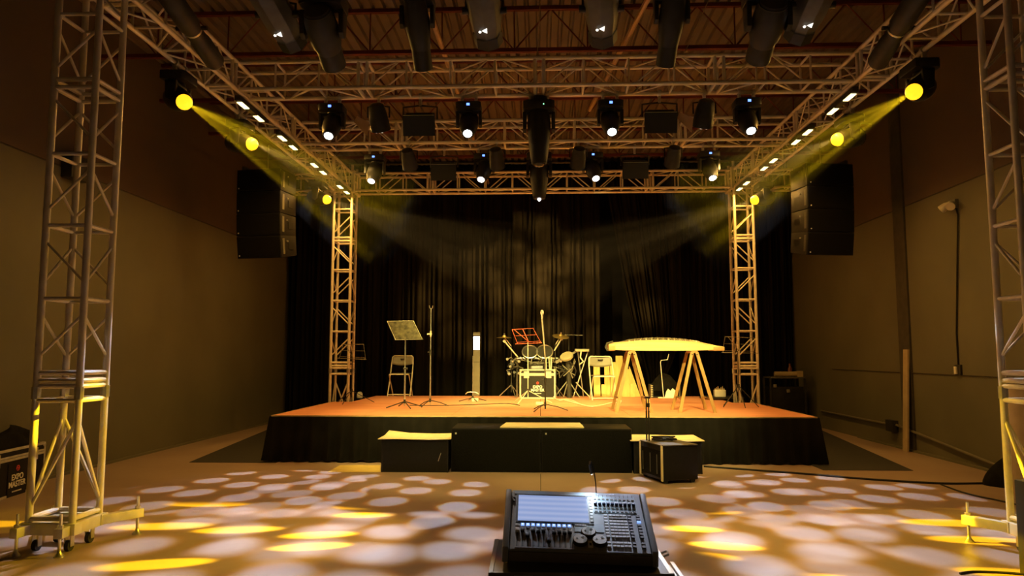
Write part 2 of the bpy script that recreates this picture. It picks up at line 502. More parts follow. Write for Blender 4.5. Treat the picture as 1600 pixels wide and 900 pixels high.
def tower(label, x, y, z0, zs_joint, ztop, base):
    """square tower; zs_joint: heights of section joints, rungs every 0.56 m between"""
    t = thing('truss_tower', label, 'truss tower', (x, y, 0), 0, 'truss towers')
    h = WT / 2
    cs = [Vector((-h, -h, 0)), Vector((h, -h, 0)), Vector((h, h, 0)), Vector((-h, h, 0))]
    for c in cs:
        rod(t, 'leg', c + Vector((0, 0, z0)), c + Vector((0, 0, ztop)), 0.0265, M_ALU, 12)
    # plain foot section up to the first joint: one cross brace per face
    zj = zs_joint[0]
    lv = [z0 + 0.02]
    for z in (1.119, 1.226, 1.268, 1.326):
        for i in range(4):
            rod(t, 'joint_rung', cs[i] + Vector((0, 0, z)), cs[(i + 1) % 4] + Vector((0, 0, z)), 0.019, M_ALU, 8)
    for i in range(4):
        rod(t, 'joint_rung', cs[i] + Vector((0, 0, z0 + 0.03)), cs[(i + 1) % 4] + Vector((0, 0, z0 + 0.03)), 0.021, M_ALU, 8)
        if i % 2: c0, c1 = cs[(i + 1) % 4], cs[i]
        else: c0, c1 = cs[i], cs[(i + 1) % 4]
        rod(t, 'brace', c0 + Vector((0, 0, z0 + 0.10)), c1 + Vector((0, 0, 0.98)), 0.014, M_ALU, 8)
        rod(t, 'hinge', cs[i] + Vector((0, 0, 1.13)), cs[i] + Vector((0, 0, 1.22)), 0.034, M_STEEL, 8)
    z = 1.326; k = 0
    step = 0.568
    while z < ztop - 0.2:
        zn = z + step; k += 1
        if zn > ztop: break
        dbl = (k % 4 == 0)
        for o in ((-0.032, 0.032) if dbl else (0,)):
            for i in range(4):
                rod(t, 'joint_rung' if dbl else 'rung', cs[i] + Vector((0, 0, zn + o)), cs[(i + 1) % 4] + Vector((0, 0, zn + o)), 0.019 if dbl else 0.016, M_ALU, 8)
        for i in range(4):
            c0, c1 = cs[i], cs[(i + 1) % 4]
            if (k + i) % 2 == (0 if i < 2 else 1): c0, c1 = c1, c0
            rod(t, 'brace', c0 + Vector((0, 0, z + 0.12)), c1 + Vector((0, 0, zn - 0.12)), 0.0115, M_ALU, 8)
        z = zn
    # sleeve block where the horizontal trusses meet
    g = WT / 2 + 0.045
    for zz in (HZ - 0.03, HZ + WH + 0.03):
        q = [Vector((-g, -g, zz)), Vector((g, -g, zz)), Vector((g, g, zz)), Vector((-g, g, zz))]
        for i in range(4):
            rod(t, 'sleeve_bar', q[i], q[(i + 1) % 4], 0.024, M_ALU, 8)
    for i in range(4):
        c = Vector(((-g, g, g, -g)[i], (-g, -g, g, g)[i], 0))
        rod(t, 'sleeve_post', c + Vector((0, 0, HZ - 0.03)), c + Vector((0, 0, HZ + WH + 0.03)), 0.024, M_ALU, 8)
    if base:
        zb = z0
        # base frame of square tube and the four outriggers with screw jacks and castors
        for s in (-1, 1):
            MB().box((-h - 0.05, s * h - 0.045, zb - 0.085), (h + 0.05, s * h + 0.045, zb)).build('base_tube', M_ALUB, t, 0.006)
            MB().box((s * h - 0.045, -h + 0.045, zb - 0.085), (s * h + 0.045, h - 0.045, zb)).build('base_tube', M_ALUB, t, 0.006)
        for dx, dy in ((1, 1), (1, -1), (-1, 1), (-1, -1)):
            d = Vector((dx, dy, 0)).normalized()
            # outriggers point sideways for the rear pair, backwards/forwards for the front pair as seen in the photo
            if dy > 0: st, en = Vector((dx * h, h - 0.05, zb - 0.045)), Vector((dx * (h + 0.20), h + 0.27, zb - 0.045))
            else: st, en = Vector((dx * (h - 0.02), -h - 0.0, zb - 0.045)), Vector((dx * (h + 0.0), -h - 0.16, zb - 0.045))
            e = (en - st).normalized(); n = Vector((-e.y, e.x, 0)) * 0.032
            arm = MB().prism([st + n - Vector((0, 0, .035)), en + n - Vector((0, 0, .035)), en - n - Vector((0, 0, .035)), st - n - Vector((0, 0, .035))], (0, 0, 0.07)).build('outrigger', M_ALUB, t, 0.004)
            jp = en - e * 0.035
            MB().cyl((jp.x, jp.y, 0.02), (jp.x, jp.y, zb + 0.09), 0.011, n=10).cyl((jp.x, jp.y, zb - 0.01), (jp.x, jp.y, zb + 0.012), 0.022, n=6).build('jack_screw', M_STEEL, arm)
            MB().lathe((jp.x, jp.y, 0), (0, 0, 1), [(0.036, 0), (0.036, 0.008), (0.016, 0.03), (0.012, 0.05)], 14).build('foot_pad', M_STEEL, arm)
        for dx, dy in ((0.75, -0.75), (-0.75, -0.75), (0.75, 0.75), (-0.75, 0.75)):
            c = Vector((dx * h, dy * h, 0))
            w = MB().cyl(c + Vector((-0.016, 0, 0.04)), c + Vector((0.016, 0, 0.04)), 0.04, n=14).build('castor_wheel', M_RUBBER, t)
            MB().box((c.x - 0.026, c.y - 0.022, 0.035), (c.x - 0.020, c.y + 0.022, zb - 0.085)).box((c.x + 0.020, c.y - 0.022, 0.035), (c.x + 0.026, c.y + 0.022, zb - 0.085)).box((c.x - 0.03, c.y - 0.03, zb - 0.092), (c.x + 0.03, c.y + 0.03, zb - 0.083)).build('castor_fork', M_STEEL, w)
    else:
        MB().box((-h - 0.06, -h - 0.06, 0), (h + 0.06, h + 0.06, z0)).build('base_plate', M_ALUB, t, 0.004)
    return t


tower('gold lit truss tower standing on castors at the front left', XL, Y0, 0.215, [1.2], 5.1, True)
tower('gold lit truss tower at the front right, cut by the frame edge', XR, Y0, 0.215, [1.2], 5.1, True)
tower('slim truss tower behind the left end of the stage', XL, Y3, 0.03, [1.2], 5.0, False)
tower('slim truss tower behind the right end of the stage', XR, Y3, 0.03, [1.2], 5.0, False)
#PART2

# ------------------------------------------------------------------ stage
stg = thing('stage', 'low stage platform with orange plywood top and black pleated skirt', 'stage', (0, 0, 0))
cw = 2 * ST_X / 6; YM = 12.70
notch = 3.40
for k in range(6):
    xa, xb = -ST_X + k * cw, -ST_X + (k + 1) * cw
    g = 0.003
    MB().box((xa + g, ST_Y0, ST_Z - 0.04), (xb - g, YM - g, ST_Z)).build('deck_panel', M_STAGE, stg, 0.002, smooth=False)
    if k in (0, 5):
        MB().box((xa + g, YM + g, ST_Z - 0.04), (xb - g, Y3 - WT / 2 - 0.1, ST_Z)).build('deck_panel', M_STAGE, stg, 0.002, smooth=False)
        xa2, xb2 = (max(xa, -notch), xb) if k == 0 else (xa, min(xb, notch))
        MB().box((xa2 + g, Y3 - WT / 2 - 0.1 + g, ST_Z - 0.04), (xb2 - g, ST_Y1, ST_Z)).build('deck_panel', M_STAGE, stg, 0.002, smooth=False)
    else:
        MB().box((xa + g, YM + g, ST_Z - 0.04), (xb - g, ST_Y1, ST_Z)).build('deck_panel', M_STAGE, stg, 0.002, smooth=False)
MB().box((-ST_X - 0.012, ST_Y0 - 0.014, ST_Z - 0.045), (ST_X + 0.012, ST_Y0 - 0.001, ST_Z + 0.003)).build('edge_trim', M_EDGE, stg, smooth=False)
for s in (-1, 1):
    MB().box((min(s * ST_X, s * (ST_X + 0.012)), ST_Y0, ST_Z - 0.045), (max(s * ST_X, s * (ST_X + 0.012)), Y3 - 0.3, ST_Z + 0.003)).build('edge_trim', M_EDGE, stg, smooth=False)
for ix in (-3.3, -1.2, 1.2, 3.3):
    for iy in (10.5, 12.7, 14.9):
        MB().cyl((ix, iy, 0), (ix, iy, ST_Z - 0.04), 0.025).build('leg', M_STEEL, stg)
# pleated skirt, flaring a little towards the floor
path = []
yb = Y3 - 0.3
for i in range(0, 60): path.append((-ST_X, yb + (ST_Y0 - yb) * i / 60, -1, 0))
for i in range(0, 300): path.append((-ST_X + 2 * ST_X * i / 300, ST_Y0, 0, -1))
for i in range(0, 61): path.append((ST_X, ST_Y0 + (yb - ST_Y0) * i / 60, 1, 0))
NP = len(path) - 1
rr = random.Random(3)
ph = []; acc = 0
for i in range(NP + 1):
    acc += 0.55 + 0.5 * rr.random(); ph.append(acc)
hem = [0.012 + 0.028 * rr.random() * (0.5 + 0.5 * math.sin(i * 0.35)) for i in range(NP + 1)]


def skirt_fn(u, v):
    i = int(round(u * NP)); x, y, nx, ny = path[i]
    if i == 60 or i == 360: nx, ny = (-1 if i == 60 else 1) * 0.8, -0.8
    fl = (1 - v) * 0.10 + 0.012
    w = math.sin(ph[i]) * 0.5 + 0.5
    o = 0.018 + fl * (0.35 + 0.65 * w) + 0.012 * w
    return (x + nx * o, y + ny * o, ST_Z - 0.012 - (1 - v) * (ST_Z - 0.012 - hem[i]))


MB().grid(skirt_fn, NP, 8).build('skirt', M_SKIRT, stg, label='black pleated fabric skirt')

# ------------------------------------------------------------------ curtains
CY = 16.55


def curtain(label, edge_l, edge_r, z0, z1, n, folds, amp=0.07, seed=1, y=CY):
    """edge_l / edge_r: functions of v (0 bottom, 1 top) giving x"""
    r = random.Random(seed)
    k = [0.0]
    for i in range(n): k.append(k[-1] + (0.6 + 0.8 * r.random()))
    tot = k[-1]; k = [a / tot for a in k]

    def fn(u, v):
        i = min(n, int(round(u * n)))
        w = k[i] * folds * 2 * math.pi
        am = amp * (0.55 + 0.45 * math.sin(w * 0.21 + seed)) * (0.8 + 0.2 * (1 - v))
        xa, xb = edge_l(v), edge_r(v)
        squeeze = min(1.0, (xb - xa) / (edge_r(1) - edge_l(1)))
        return (xa + (xb - xa) * u + 0.02 * math.sin(w * 0.5 + v * 2), y + am * math.sin(w + 0.4 * math.sin(v * 3 + u * 9)) * (1.0 + 0.6 * (1 - squeeze)), z0 + (z1 - z0) * v)
    o = MB().grid(fn, n, 28).build('stage_curtain', M_VELVET)
    o.data.update()
    sd = o.modifiers.new('thick', 'SOLIDIFY'); sd.thickness = 0.006
    return tag(o, label, 'curtain', 'black stage curtains')


def px_x(px, y=CY): return on_y(px, 450, y).x


x935, x940, x1075 = px_x(937), px_x(941), px_x(1062)
curtain('wide black pleated curtain behind the drums, left of the gap', lambda v: WALL_L + 0.08, lambda v: x935, 0.02, 5.85, 620, 62, 0.075, 1)
TZ = on_y(1021, 588, CY).z; xt0, xt1 = px_x(1008), px_x(1032)


def sw_l(v):
    z = 0.02 + 5.83 * v
    if z >= TZ:
        f = (z - TZ) / (5.85 - TZ)
        return xt0 + (x940 - xt0) * f ** 0.75
    return xt0 - 0.05 + 0.05 * (z / TZ)


def sw_r(v):
    z = 0.02 + 5.83 * v
    if z >= TZ:
        f = (z - TZ) / (5.85 - TZ)
        return xt1 + (x1075 - xt1) * min(1, f * 4.2) ** 0.6
    return xt1 + 0.06 * (1 - z / TZ)


curtain('black curtain panel gathered and tied low behind the trestles', sw_l, sw_r, 0.02, 5.85, 200, 16, 0.06, 5, CY - 0.16)
curtain('black pleated curtain right of the tied panel, behind the right tower', lambda v: px_x(1058), lambda v: WALL_R - 0.08, 0.02, 5.85, 360, 38, 0.07, 9)
tag(MB().tube([(WALL_L + 0.02, CY - 0.02, 5.88), (WALL_R - 0.02, CY - 0.02, 5.88)], 0.025, 8).build('curtain_rail', M_GREYH), 'grey curtain rail high across the back wall', 'curtain rail')

# ------------------------------------------------------------------ lighting fixtures


def clamp(parent, x, z=0.0, y=0.0):
    MB().lathe((x - 0.018, y, z + 0.05), (1, 0, 0), [(0.040, 0), (0.042, 0.004), (0.042, 0.032), (0.040, 0.036)], 12).cbox((x, y, z - 0.018), (0.03, 0.045, 0.09)).build('clamp', M_STEEL, parent)


def moving_head(label, loc, aim, s=1.0, lens=None, disp=True, group='white moving heads', rotz=0.0, body=None, long=1.0, lamp=None, lens_r=0.052, led=None, hood=False, dome=False):
    """hung from a chord at loc; aim in world space"""
    lens = lens or M_LENSW; body = body or M_BLACK
    t = thing('moving_head', label, 'moving head', loc, rotz, group)
    d = Vector(aim).normalized(); d.rotate(Euler((0, 0, -rotz)))
    for cx in (-0.085 * s, 0.085 * s): clamp(t, cx)
    b = MB().prism([(-0.15 * s, -0.10 * s, -0.05), (-0.11 * s, -0.125 * s, -0.05), (0.11 * s, -0.125 * s, -0.05), (0.15 * s, -0.10 * s, -0.05), (0.15 * s, 0.11 * s, -0.05), (-0.15 * s, 0.11 * s, -0.05)], (0, 0, -0.085 * s)).build('base', body, t, 0.012 * s)
    if disp:
        MB().cbox((0, -0.127 * s, -0.05 - 0.042 * s), (0.036 * s, 0.008, 0.026 * s)).build('display', M_DISP, b)
    if led:
        MB().cbox((0.045 * s, -0.127 * s, -0.05 - 0.05 * s), (0.012, 0.008, 0.012)).build('indicator_glint', led, b)
    pz = -0.05 - 0.085 * s - 0.15 * s
    y = MB()
    y.cyl((0, 0, -0.05 - 0.085 * s), (0, 0, -0.05 - 0.105 * s), 0.06 * s, n=14)
    y.box((-0.155 * s, -0.04 * s, -0.05 - 0.125 * s), (0.155 * s, 0.04 * s, -0.05 - 0.10 * s))
    for sx in (-1, 1):
        y.prism([(sx * 0.155 * s, -0.055 * s, -0.05 - 0.10 * s), (sx * 0.155 * s, 0.055 * s, -0.05 - 0.10 * s), (sx * 0.155 * s, 0.045 * s, pz - 0.035 * s), (sx * 0.155 * s, 0.0, pz - 0.06 * s), (sx * 0.155 * s, -0.045 * s, pz - 0.035 * s)], (-sx * 0.035 * s, 0, 0))
    y.build('yoke', body, t, 0.006 * s)
    pv = Vector((0, 0, pz))
    hd = MB().lathe(pv, d, [(0.055 * s, -0.175 * s * long), (0.085 * s, -0.165 * s * long), (0.108 * s, -0.10 * s), (0.114 * s, 0.0), (0.108 * s, 0.09 * s), (0.090 * s, 0.15 * s * long), (0.074 * s, 0.205 * s * long), (0.068 * s, 0.21 * s * long)], 18).build('head', body, t)
    if hood:
        MB().cyl(pv + d * 0.16 * s * long, pv + d * (0.21 * s * long + 0.10), 0.088 * s, n=18, cap=False).build('hood', body, hd)
    x_, y_, _ = frame(d)
    fin = MB()
    for q in range(4):
        tt = -0.15 * s * long + q * 0.02 * s
        fin.lathe(pv + d * tt, d, [(0.098 * s, 0), (0.098 * s, 0.007 * s)], 16)
    fin.build('cooling_fin', M_DARK, hd)
    MB().lathe(pv, d, [(lens_r * s, 0.205 * s * long), (lens_r * s, 0.214 * s * long), (lens_r * 0.7 * s, 0.224 * s * long), (0.004, 0.228 * s * long)] if not dome else [(lens_r * s, 0.19 * s), (lens_r * s, 0.215 * s), (lens_r * 0.87 * s, 0.245 * s), (lens_r * 0.5 * s, 0.272 * s), (0.004, 0.28 * s)], 18).build('lens', lens, hd)
    if lamp:
        spot(t, pv + d * (0.26 * s * long), d, **lamp)
    return t


def T(y): return HZ - 0.03


CH = WH / 2      # fixtures hang from the rear lower chord


def fx(px, y): return on_y(px, 150, y + CH).x


def aim_from(x, y, z, tx, ty, tz=0.0): return Vector((tx - x, ty - y, tz - z))


# -- heads with white lenses under the two inner cross trusses; their gobos dot the floor
GOB = dict(size=32, blend=0.12, radius=0.012)
GOBN = dict(size=42, blend=0.2, radius=0.02)
white = [
    # px, truss y, target on the floor, label
    (520, Y1, (-2.60, 5.3), 'black moving head with white lens at the left end of the near cross truss'),
    (733, Y1, (-0.90, 5.0), 'black moving head with white lens left of centre under the near cross truss'),
    (953, Y1, (1.00, 5.0), 'black moving head with white lens right of centre under the near cross truss'),
    (1166, Y1, (2.65, 5.3), 'black moving head with white lens at the right end of the near cross truss'),
    (588, Y2, (-3.15, 7.9), 'small black moving head with white lens, left end of the middle cross truss'),
    (757, Y2, (-1.75, 7.6), 'small black moving head with white lens, left of centre under the middle cross truss'),
    (925, Y2, (1.70, 7.6), 'small black moving head with white lens, right of centre under the middle cross truss'),
    (1105, Y2, (3.10, 7.9), 'small black moving head with white lens, right end of the middle cross truss'),
]
for i, (px, y, (tx, ty), lab) in enumerate(white):
    x = fx(px, y)
    d = aim_from(x, y, HZ - 0.3, tx, ty)
    moving_head(lab, (x, y + CH, HZ - 0.05), d, 0.98, lamp=dict(energy=1250 if i < 4 else 1150, color=(0.66, 0.76, 1.0) if i % 2 else (0.76, 0.80, 1.0), fringe=True, gobo=(7.6, 7.6, 0.22, 0.52, 0.42, 3.7 * i, 0.02) if i < 4 else (8.6, 8.6, 0.28, 0.39, 0.38, 3.7 * i, 0.02), **(GOB if i > 3 else GOBN)), group='moving heads with white lenses')

# -- two long heads hanging straight down on the centre line
x = fx(842, Y1)
moving_head('big black moving head hanging on the centre line of the near cross truss', (x, Y1 + CH, HZ - 0.05), (0.0, -0.03, -1), 1.22, lens=M_LENSD, disp=False, long=1.75, group='centre moving heads', led=M_LEDG, lens_r=0.06)
x = fx(842, Y2)
moving_head('big black moving head on the centre line of the middle cross truss, behind the other', (x, Y2 + CH, HZ - 0.05), (0.0, -0.03, -1), 1.22, lens=M_LENSW, disp=False, long=1.5, group='centre moving heads', led=M_LEDW, lens_r=0.02)


def par_can(label, loc, aim, flap=0, s=1.0, lamp=None):
    t = thing('par_can', label, 'par light', loc, 0, 'par cans')
    clamp(t, 0)
    d = Vector(aim).normalized(); pv = Vector((0, 0, -0.20 * s))
    MB().tube([(-0.13 * s, 0, -0.20 * s), (-0.13 * s, 0, -0.07), (0, 0, -0.055), (0.13 * s, 0, -0.07), (0.13 * s, 0, -0.20 * s)], 0.011, 6).build('yoke', M_BLACK, t)
    b = MB().lathe(pv, d, [(0.05 * s, -0.17 * s), (0.085 * s, -0.15 * s), (0.105 * s, -0.06 * s), (0.118 * s, 0.10 * s), (0.122 * s, 0.15 * s)], 16).build('can', M_BLACK, t)
    MB().lathe(pv, d, [(0.105 * s, 0.150 * s), (0.10 * s, 0.158 * s)], 16).build('lens', M_GREYH, b)
    lm = MB()
    for k in range(7):
        a = k * 2 * math.pi / 6; q = 0.0 if k == 6 else 0.065 * s
        xx, yy, _ = frame(d)
        lm.lathe(pv + d * (0.156 * s) + xx * q * math.cos(a) + yy * q * math.sin(a), d, [(0.02 * s, 0), (0.012 * s, 0.01)], 8)
    lm.build('led_lens', M_LEDW, b)
    if lamp: spot(t, pv + d * 0.2 * s, d, **lamp)
    if flap:
        # square barn door leaf hinged at the side
        h = pv + d * 0.12 * s
        MB().prism([h + Vector((flap * 0.12, -0.06, 0.05)), h + Vector((flap * 0.27, -0.05, 0.13)), h + Vector((flap * 0.31, -0.05, 0.06)), h + Vector((flap * 0.14, -0.06, -0.12))], (0, 0.006, 0)).build('barn_door', M_FLAP, b, smooth=False, label='tan barn door leaf')
    return t


PARL = dict(energy=800, color=WARM, size=52, blend=0.8, radius=0.08)
par_can('black par can with tan barn door leaf, left under the near cross truss', (fx(592, Y1), Y1 + CH, HZ - 0.05), (0.10, 0.62, -1), -1, lamp=PARL)
par_can('black par can with tan barn door leaf, right under the near cross truss', (fx(1100, Y1), Y1 + CH, HZ - 0.05), (-0.10, 0.62, -1), -1, lamp=PARL)
for px, lab, ax in ((640, 'dim black par can, far left under the middle cross truss', 0.1), (776, 'dim black par can left of the centre head, middle cross truss', 0.1), (903, 'dim black par can right of the centre head, middle cross truss', -0.1), (1050, 'dim black par can, far right under the middle cross truss', -0.1)):
    par_can(lab, (on_y(px, 150, Y2 - CH).x, Y2 - CH, HZ - 0.05), (ax, 0.95, -1), 0, 0.95, lamp=PARL)


def flood(label, loc, s=1.0, tilt=0.25):
    t = thing('flood_light', label, 'flood light', loc, 0, 'flood lights')
    clamp(t, 0)
    w, h, dp = 0.20 * s, 0.15 * s, 0.10 * s
    MB().tube([(-w - 0.012, 0, -0.24 * s), (-w - 0.012, 0, -0.08), (0, 0, -0.06), (w + 0.012, 0, -0.08), (w + 0.012, 0, -0.24 * s)], 0.012, 6).build('yoke', M_DARK, t)
    o = MB().prism([(-w, -dp, -h), (w, -dp, -h), (w * 0.86, dp, -h * 0.75), (-w * 0.86, dp, -h * 0.75)], (0, 0, 2 * h * 0.86)).build('housing', M_BLACK, t, 0.006, loc=(0, 0, -0.30 * s), rot=(tilt, 0, 0))
    MB().box((-w * 0.92, -dp - 0.004, -h * 0.92), (w * 0.92, -dp, h * 0.62)).build('glass', M_LENSD, o, smooth=False)
    MB().box((-w * 0.96, -dp - 0.008, h * 0.66), (w * 0.96, -dp + 0.004, h * 0.70)).build('bright_edge', M_STEEL, o, smooth=False)
    for q in range(5):
        MB().box((-w * 0.8, -dp * 0.6 + q * 0.03 * s, h * 0.72), (w * 0.8, -dp * 0.6 + q * 0.03 * s + 0.006, h * 0.9)).build('cooling_fin', M_DARK, o, smooth=False)
    return t


flood('black flood light panel left of centre under the near cross truss', (fx(657, Y1), Y1 + CH, HZ - 0.05), 0.95)
flood('black flood light panel right of centre under the near cross truss', (fx(1030, Y1), Y1 + CH, HZ - 0.05), 0.95)
flood('black flood light panel left of centre under the middle cross truss', (fx(695, Y2), Y2 + CH, HZ - 0.05), 0.95)
flood('black flood light panel right of centre under the middle cross truss', (fx(990, Y2), Y2 + CH, HZ - 0.05), 0.95)

# -- fixtures on the front truss: they face the stage, backs to the camera
STAGE_L = dict(size=30, blend=0.7, radius=0.06)


def profile_box(label, loc, aim, s=1.0, lamp=None, tint=None):
    """eight sided spot housing on a yoke, rear plate towards the camera"""
    t = thing('spot_light', label, 'spot light', loc, 0, 'front truss spot lights')
    clamp(t, 0)
    d = Vector(aim).normalized(); pv = Vector((0, 0, -0.17 * s))
    MB().tube([(-0.145 * s, 0, -0.17 * s), (-0.145 * s, 0, -0.09), (0, 0, -0.06), (0.145 * s, 0, -0.09), (0.145 * s, 0, -0.17 * s)], 0.012, 6).build('yoke', M_BLACK, t)
    x_, y_, _ = frame(d)
    b = MB().lathe(pv, d, [(0.115 * s, -0.26 * s), (0.135 * s, -0.22 * s), (0.132 * s, 0.05 * s), (0.11 * s, 0.20 * s), (0.115 * s, 0.24 * s)], 8).build('housing', tint or M_GREYH, t, 0.006)
    for sx in (-1, 1):
        MB().cyl((sx * 0.125 * s, 0, -0.17 * s), (sx * 0.175 * s, 0, -0.17 * s), 0.028 * s, n=10).build('tilt_knob', M_BLACK, t)
    MB().lathe(pv - d * 0.262 * s, -d, [(0.075 * s, 0), (0.07 * s, 0.012)], 8).build('rear_plate', M_DARK, b)
    un = Vector((0, d.z, -d.y)).normalized()
    MB().lathe(pv + un * 0.128 * s + d * 0.09 * s, un, [(0.030, 0), (0.010, 0.016)], 3).lathe(pv + un * 0.128 * s + d * 0.10 * s + Vector((-0.045, 0, 0)), un, [(0.014, 0), (0.006, 0.012)], 5).build('indicator_glint', M_LEDW, b, label='small glowing spot added for a glint')  # glowing spot added for a glint, taken as lamplight through a vent
    MB().lathe(pv + d * 0.238 * s, d, [(0.09 * s, 0), (0.07 * s, 0.012)], 12).build('lens', M_LENSY, b)
    MB().cyl(pv + d * 0.20 * s, pv + d * 0.30 * s, 0.118 * s, n=8, cap=False).build('hood', M_BLACK, b)
    if lamp: spot(t, pv + d * (0.29 * s), d, **lamp)
    return t


def front(px): return fx(px, Y0) * 1.0


ZF = HZ - 0.05
XF = [on_y(p, 40, Y0 + CH).x for p in (433, 505, 652, 757, 940, 1050, 1200, 1270)]
EF = 1050
profile_box('eight sided olive spot light at the far left of the top row', (XF[0], Y0 + CH, ZF), (0.20, 1, -0.50), 1.05, dict(energy=EF, color=WARM, **STAGE_L), M_GREYH)
moving_head('wide black moving head with twin yoke arms, second from left in the top row', (XF[1], Y0 + CH, ZF), (0.05, 1, -0.60), 1.18, lens=M_LENSY, disp=False, long=1.0, body=M_DARK, group='front truss moving heads', hood=True, lamp=dict(energy=EF, color=WARM, **STAGE_L))
moving_head('long black moving head pointing down, third from left in the top row', (XF[2], Y0 + CH, ZF), (0.05, 0.85, -1.0), 0.92, lens=M_LENSY, disp=False, long=1.5, body=M_DARK, group='front truss moving heads', hood=True, lamp=dict(energy=EF * 0.4, color=WARM, size=44, blend=0.6, radius=0.06))
profile_box('eight sided olive spot light left of centre in the top row', (XF[3], Y0 + CH, ZF), (0.06, 1, -0.52), 1.05, dict(energy=EF, color=WARM, **STAGE_L))
profile_box('eight sided olive spot light right of centre in the top row', (XF[4], Y0 + CH, ZF), (0.12, 1, -0.52), 1.05, dict(energy=EF, color=WARM, **STAGE_L))
moving_head('long black moving head pointing down, third from right in the top row', (XF[5], Y0 + CH, ZF), (-0.05, 0.85, -1.0), 0.92, lens=M_LENSY, disp=False, long=1.5, body=M_DARK, group='front truss moving heads', hood=True, lamp=dict(energy=EF * 0.4, color=WARM, size=44, blend=0.6, radius=0.06))
moving_head('wide black moving head with twin yoke arms, second from right in the top row', (XF[6], Y0 + CH, ZF), (0.0, 1, -0.60), 1.18, lens=M_LENSY, disp=False, long=1.0, body=M_DARK, group='front truss moving heads', hood=True, lamp=dict(energy=EF, color=WARM, **STAGE_L))
profile_box('eight sided olive spot light at the far right of the top row', (XF[7], Y0 + CH, ZF), (-0.10, 1, -0.50), 1.05, dict(energy=EF, color=WARM, **STAGE_L), M_GREYH)

# -- long dark profile heads laid along the side trusses
for s, X, lab in ((-1, XL + 0.31, 'long dark profile head slung under the near end of the left side truss'), (1, XR - 0.31, 'long dark profile head slung under the near end of the right side truss')):
    a = on_x(263 if s < 0 else 1436, -8, X); b = on_x(338 if s < 0 else 1369, 100, X)
    t = thing('profile_light', lab, 'profile light', a, 0, 'side truss profile lights')
    d = (b - a); L = d.length; d.normalize()
    bd = MB().lathe((0, 0, 0), d, [(0.07, -0.1), (0.105, -0.05), (0.105, L * 0.40), (0.085, L * 0.46), (0.085, L * 0.60), (0.098, L * 0.66), (0.098, L * 0.96), (0.075, L)], 14).build('barrel', M_DARK, t)
    MB().lathe(d * L * 0.47, d, [(0.088, 0), (0.088, 0.02)], 14).build('bright_ring', M_STEEL, bd)
    MB().box((-0.012, -0.06, -0.02), (0.012, 0.06, 0.16)).build('clamp', M_STEEL, t, loc=d * L * 0.45)
    for sx in (-1, 1):
        MB().cyl((sx * 0.10, 0, 0), (sx * 0.15, 0, 0), 0.022, n=8).build('tilt_knob', M_BLACK, t, loc=d * L * 0.45)
    MB().cbox((0, 0, 0.1), (0.02, 0.02, 0.02)).build('indicator_glint', M_LEDR, bd)

# -- yellow heads on the outer side of each side truss
yel = [(-1, (275, 100), 'left'), (-1, (372, 190), 'left'), (-1, (495, 285), 'left'), (1, (1443, 90), 'right'), (1, (1331, 180), 'right'), (1, (1195, 283), 'right')]
YEL_L = dict(radius=0.02)
ylens = [(274, 163), (372, 234), (495, 317), (1443, 148), (1331, 223), (1195, 314)]
names = ['yellow lit moving head nearest the camera', 'yellow lit moving head in the middle', 'yellow lit moving head farthest from the camera']
HAZE = []
for i, (s, _, side) in enumerate(yel):
    X = (XL - CH) if s < 0 else (XR + CH)
    lp = on_x(*ylens[i], X)
    y = lp.y
    near = i % 3
    if near == 0: tgt = Vector((-s * 3.0, 6.1, 0.1))
    elif near == 1: tgt = Vector((-s * 0.2, 16.5, 3.2))
    else: tgt = Vector((-s * 0.4, 16.5, 3.0))
    z0 = HZ - 0.05
    d = (tgt - Vector((X, y, z0 - 0.25))).normalized()
    d2 = (d + Vector((0, -0.75 if near == 0 else -1.15, 0))).normalized()
    lamp = dict(energy=27000 if near == 0 else 5000, color=YELLOW if near == 0 else AMBER, size=21 if near == 0 else 24, blend=0.35, radius=0.012,
                gobo=(12.5, 8.0, 0.17, 0.245, 0.95, 1.3 + i, 0.085) if near == 0 else (9.0, 9.0, 0.2, 0.5, 0.7, i, 0.15))
    sc_ = 1.12
    o = moving_head(names[near] + ', outside the %s side truss' % side, (X, y + 0.05, z0), d2, sc_, lens=M_LENSY, disp=False, group='moving heads with yellow lenses', lens_r=0.072, rotz=R(90), dome=True)
    pv = Vector((0, 0, -0.05 - 0.235 * sc_)) + d2 * 0.30 * sc_
    spot(o, Matrix.Rotation(-R(90), 3, 'Z') @ pv, Matrix.Rotation(-R(90), 3, 'Z') @ d, **lamp)
    HAZE.append((Vector(o.location) + pv, d, near, i))

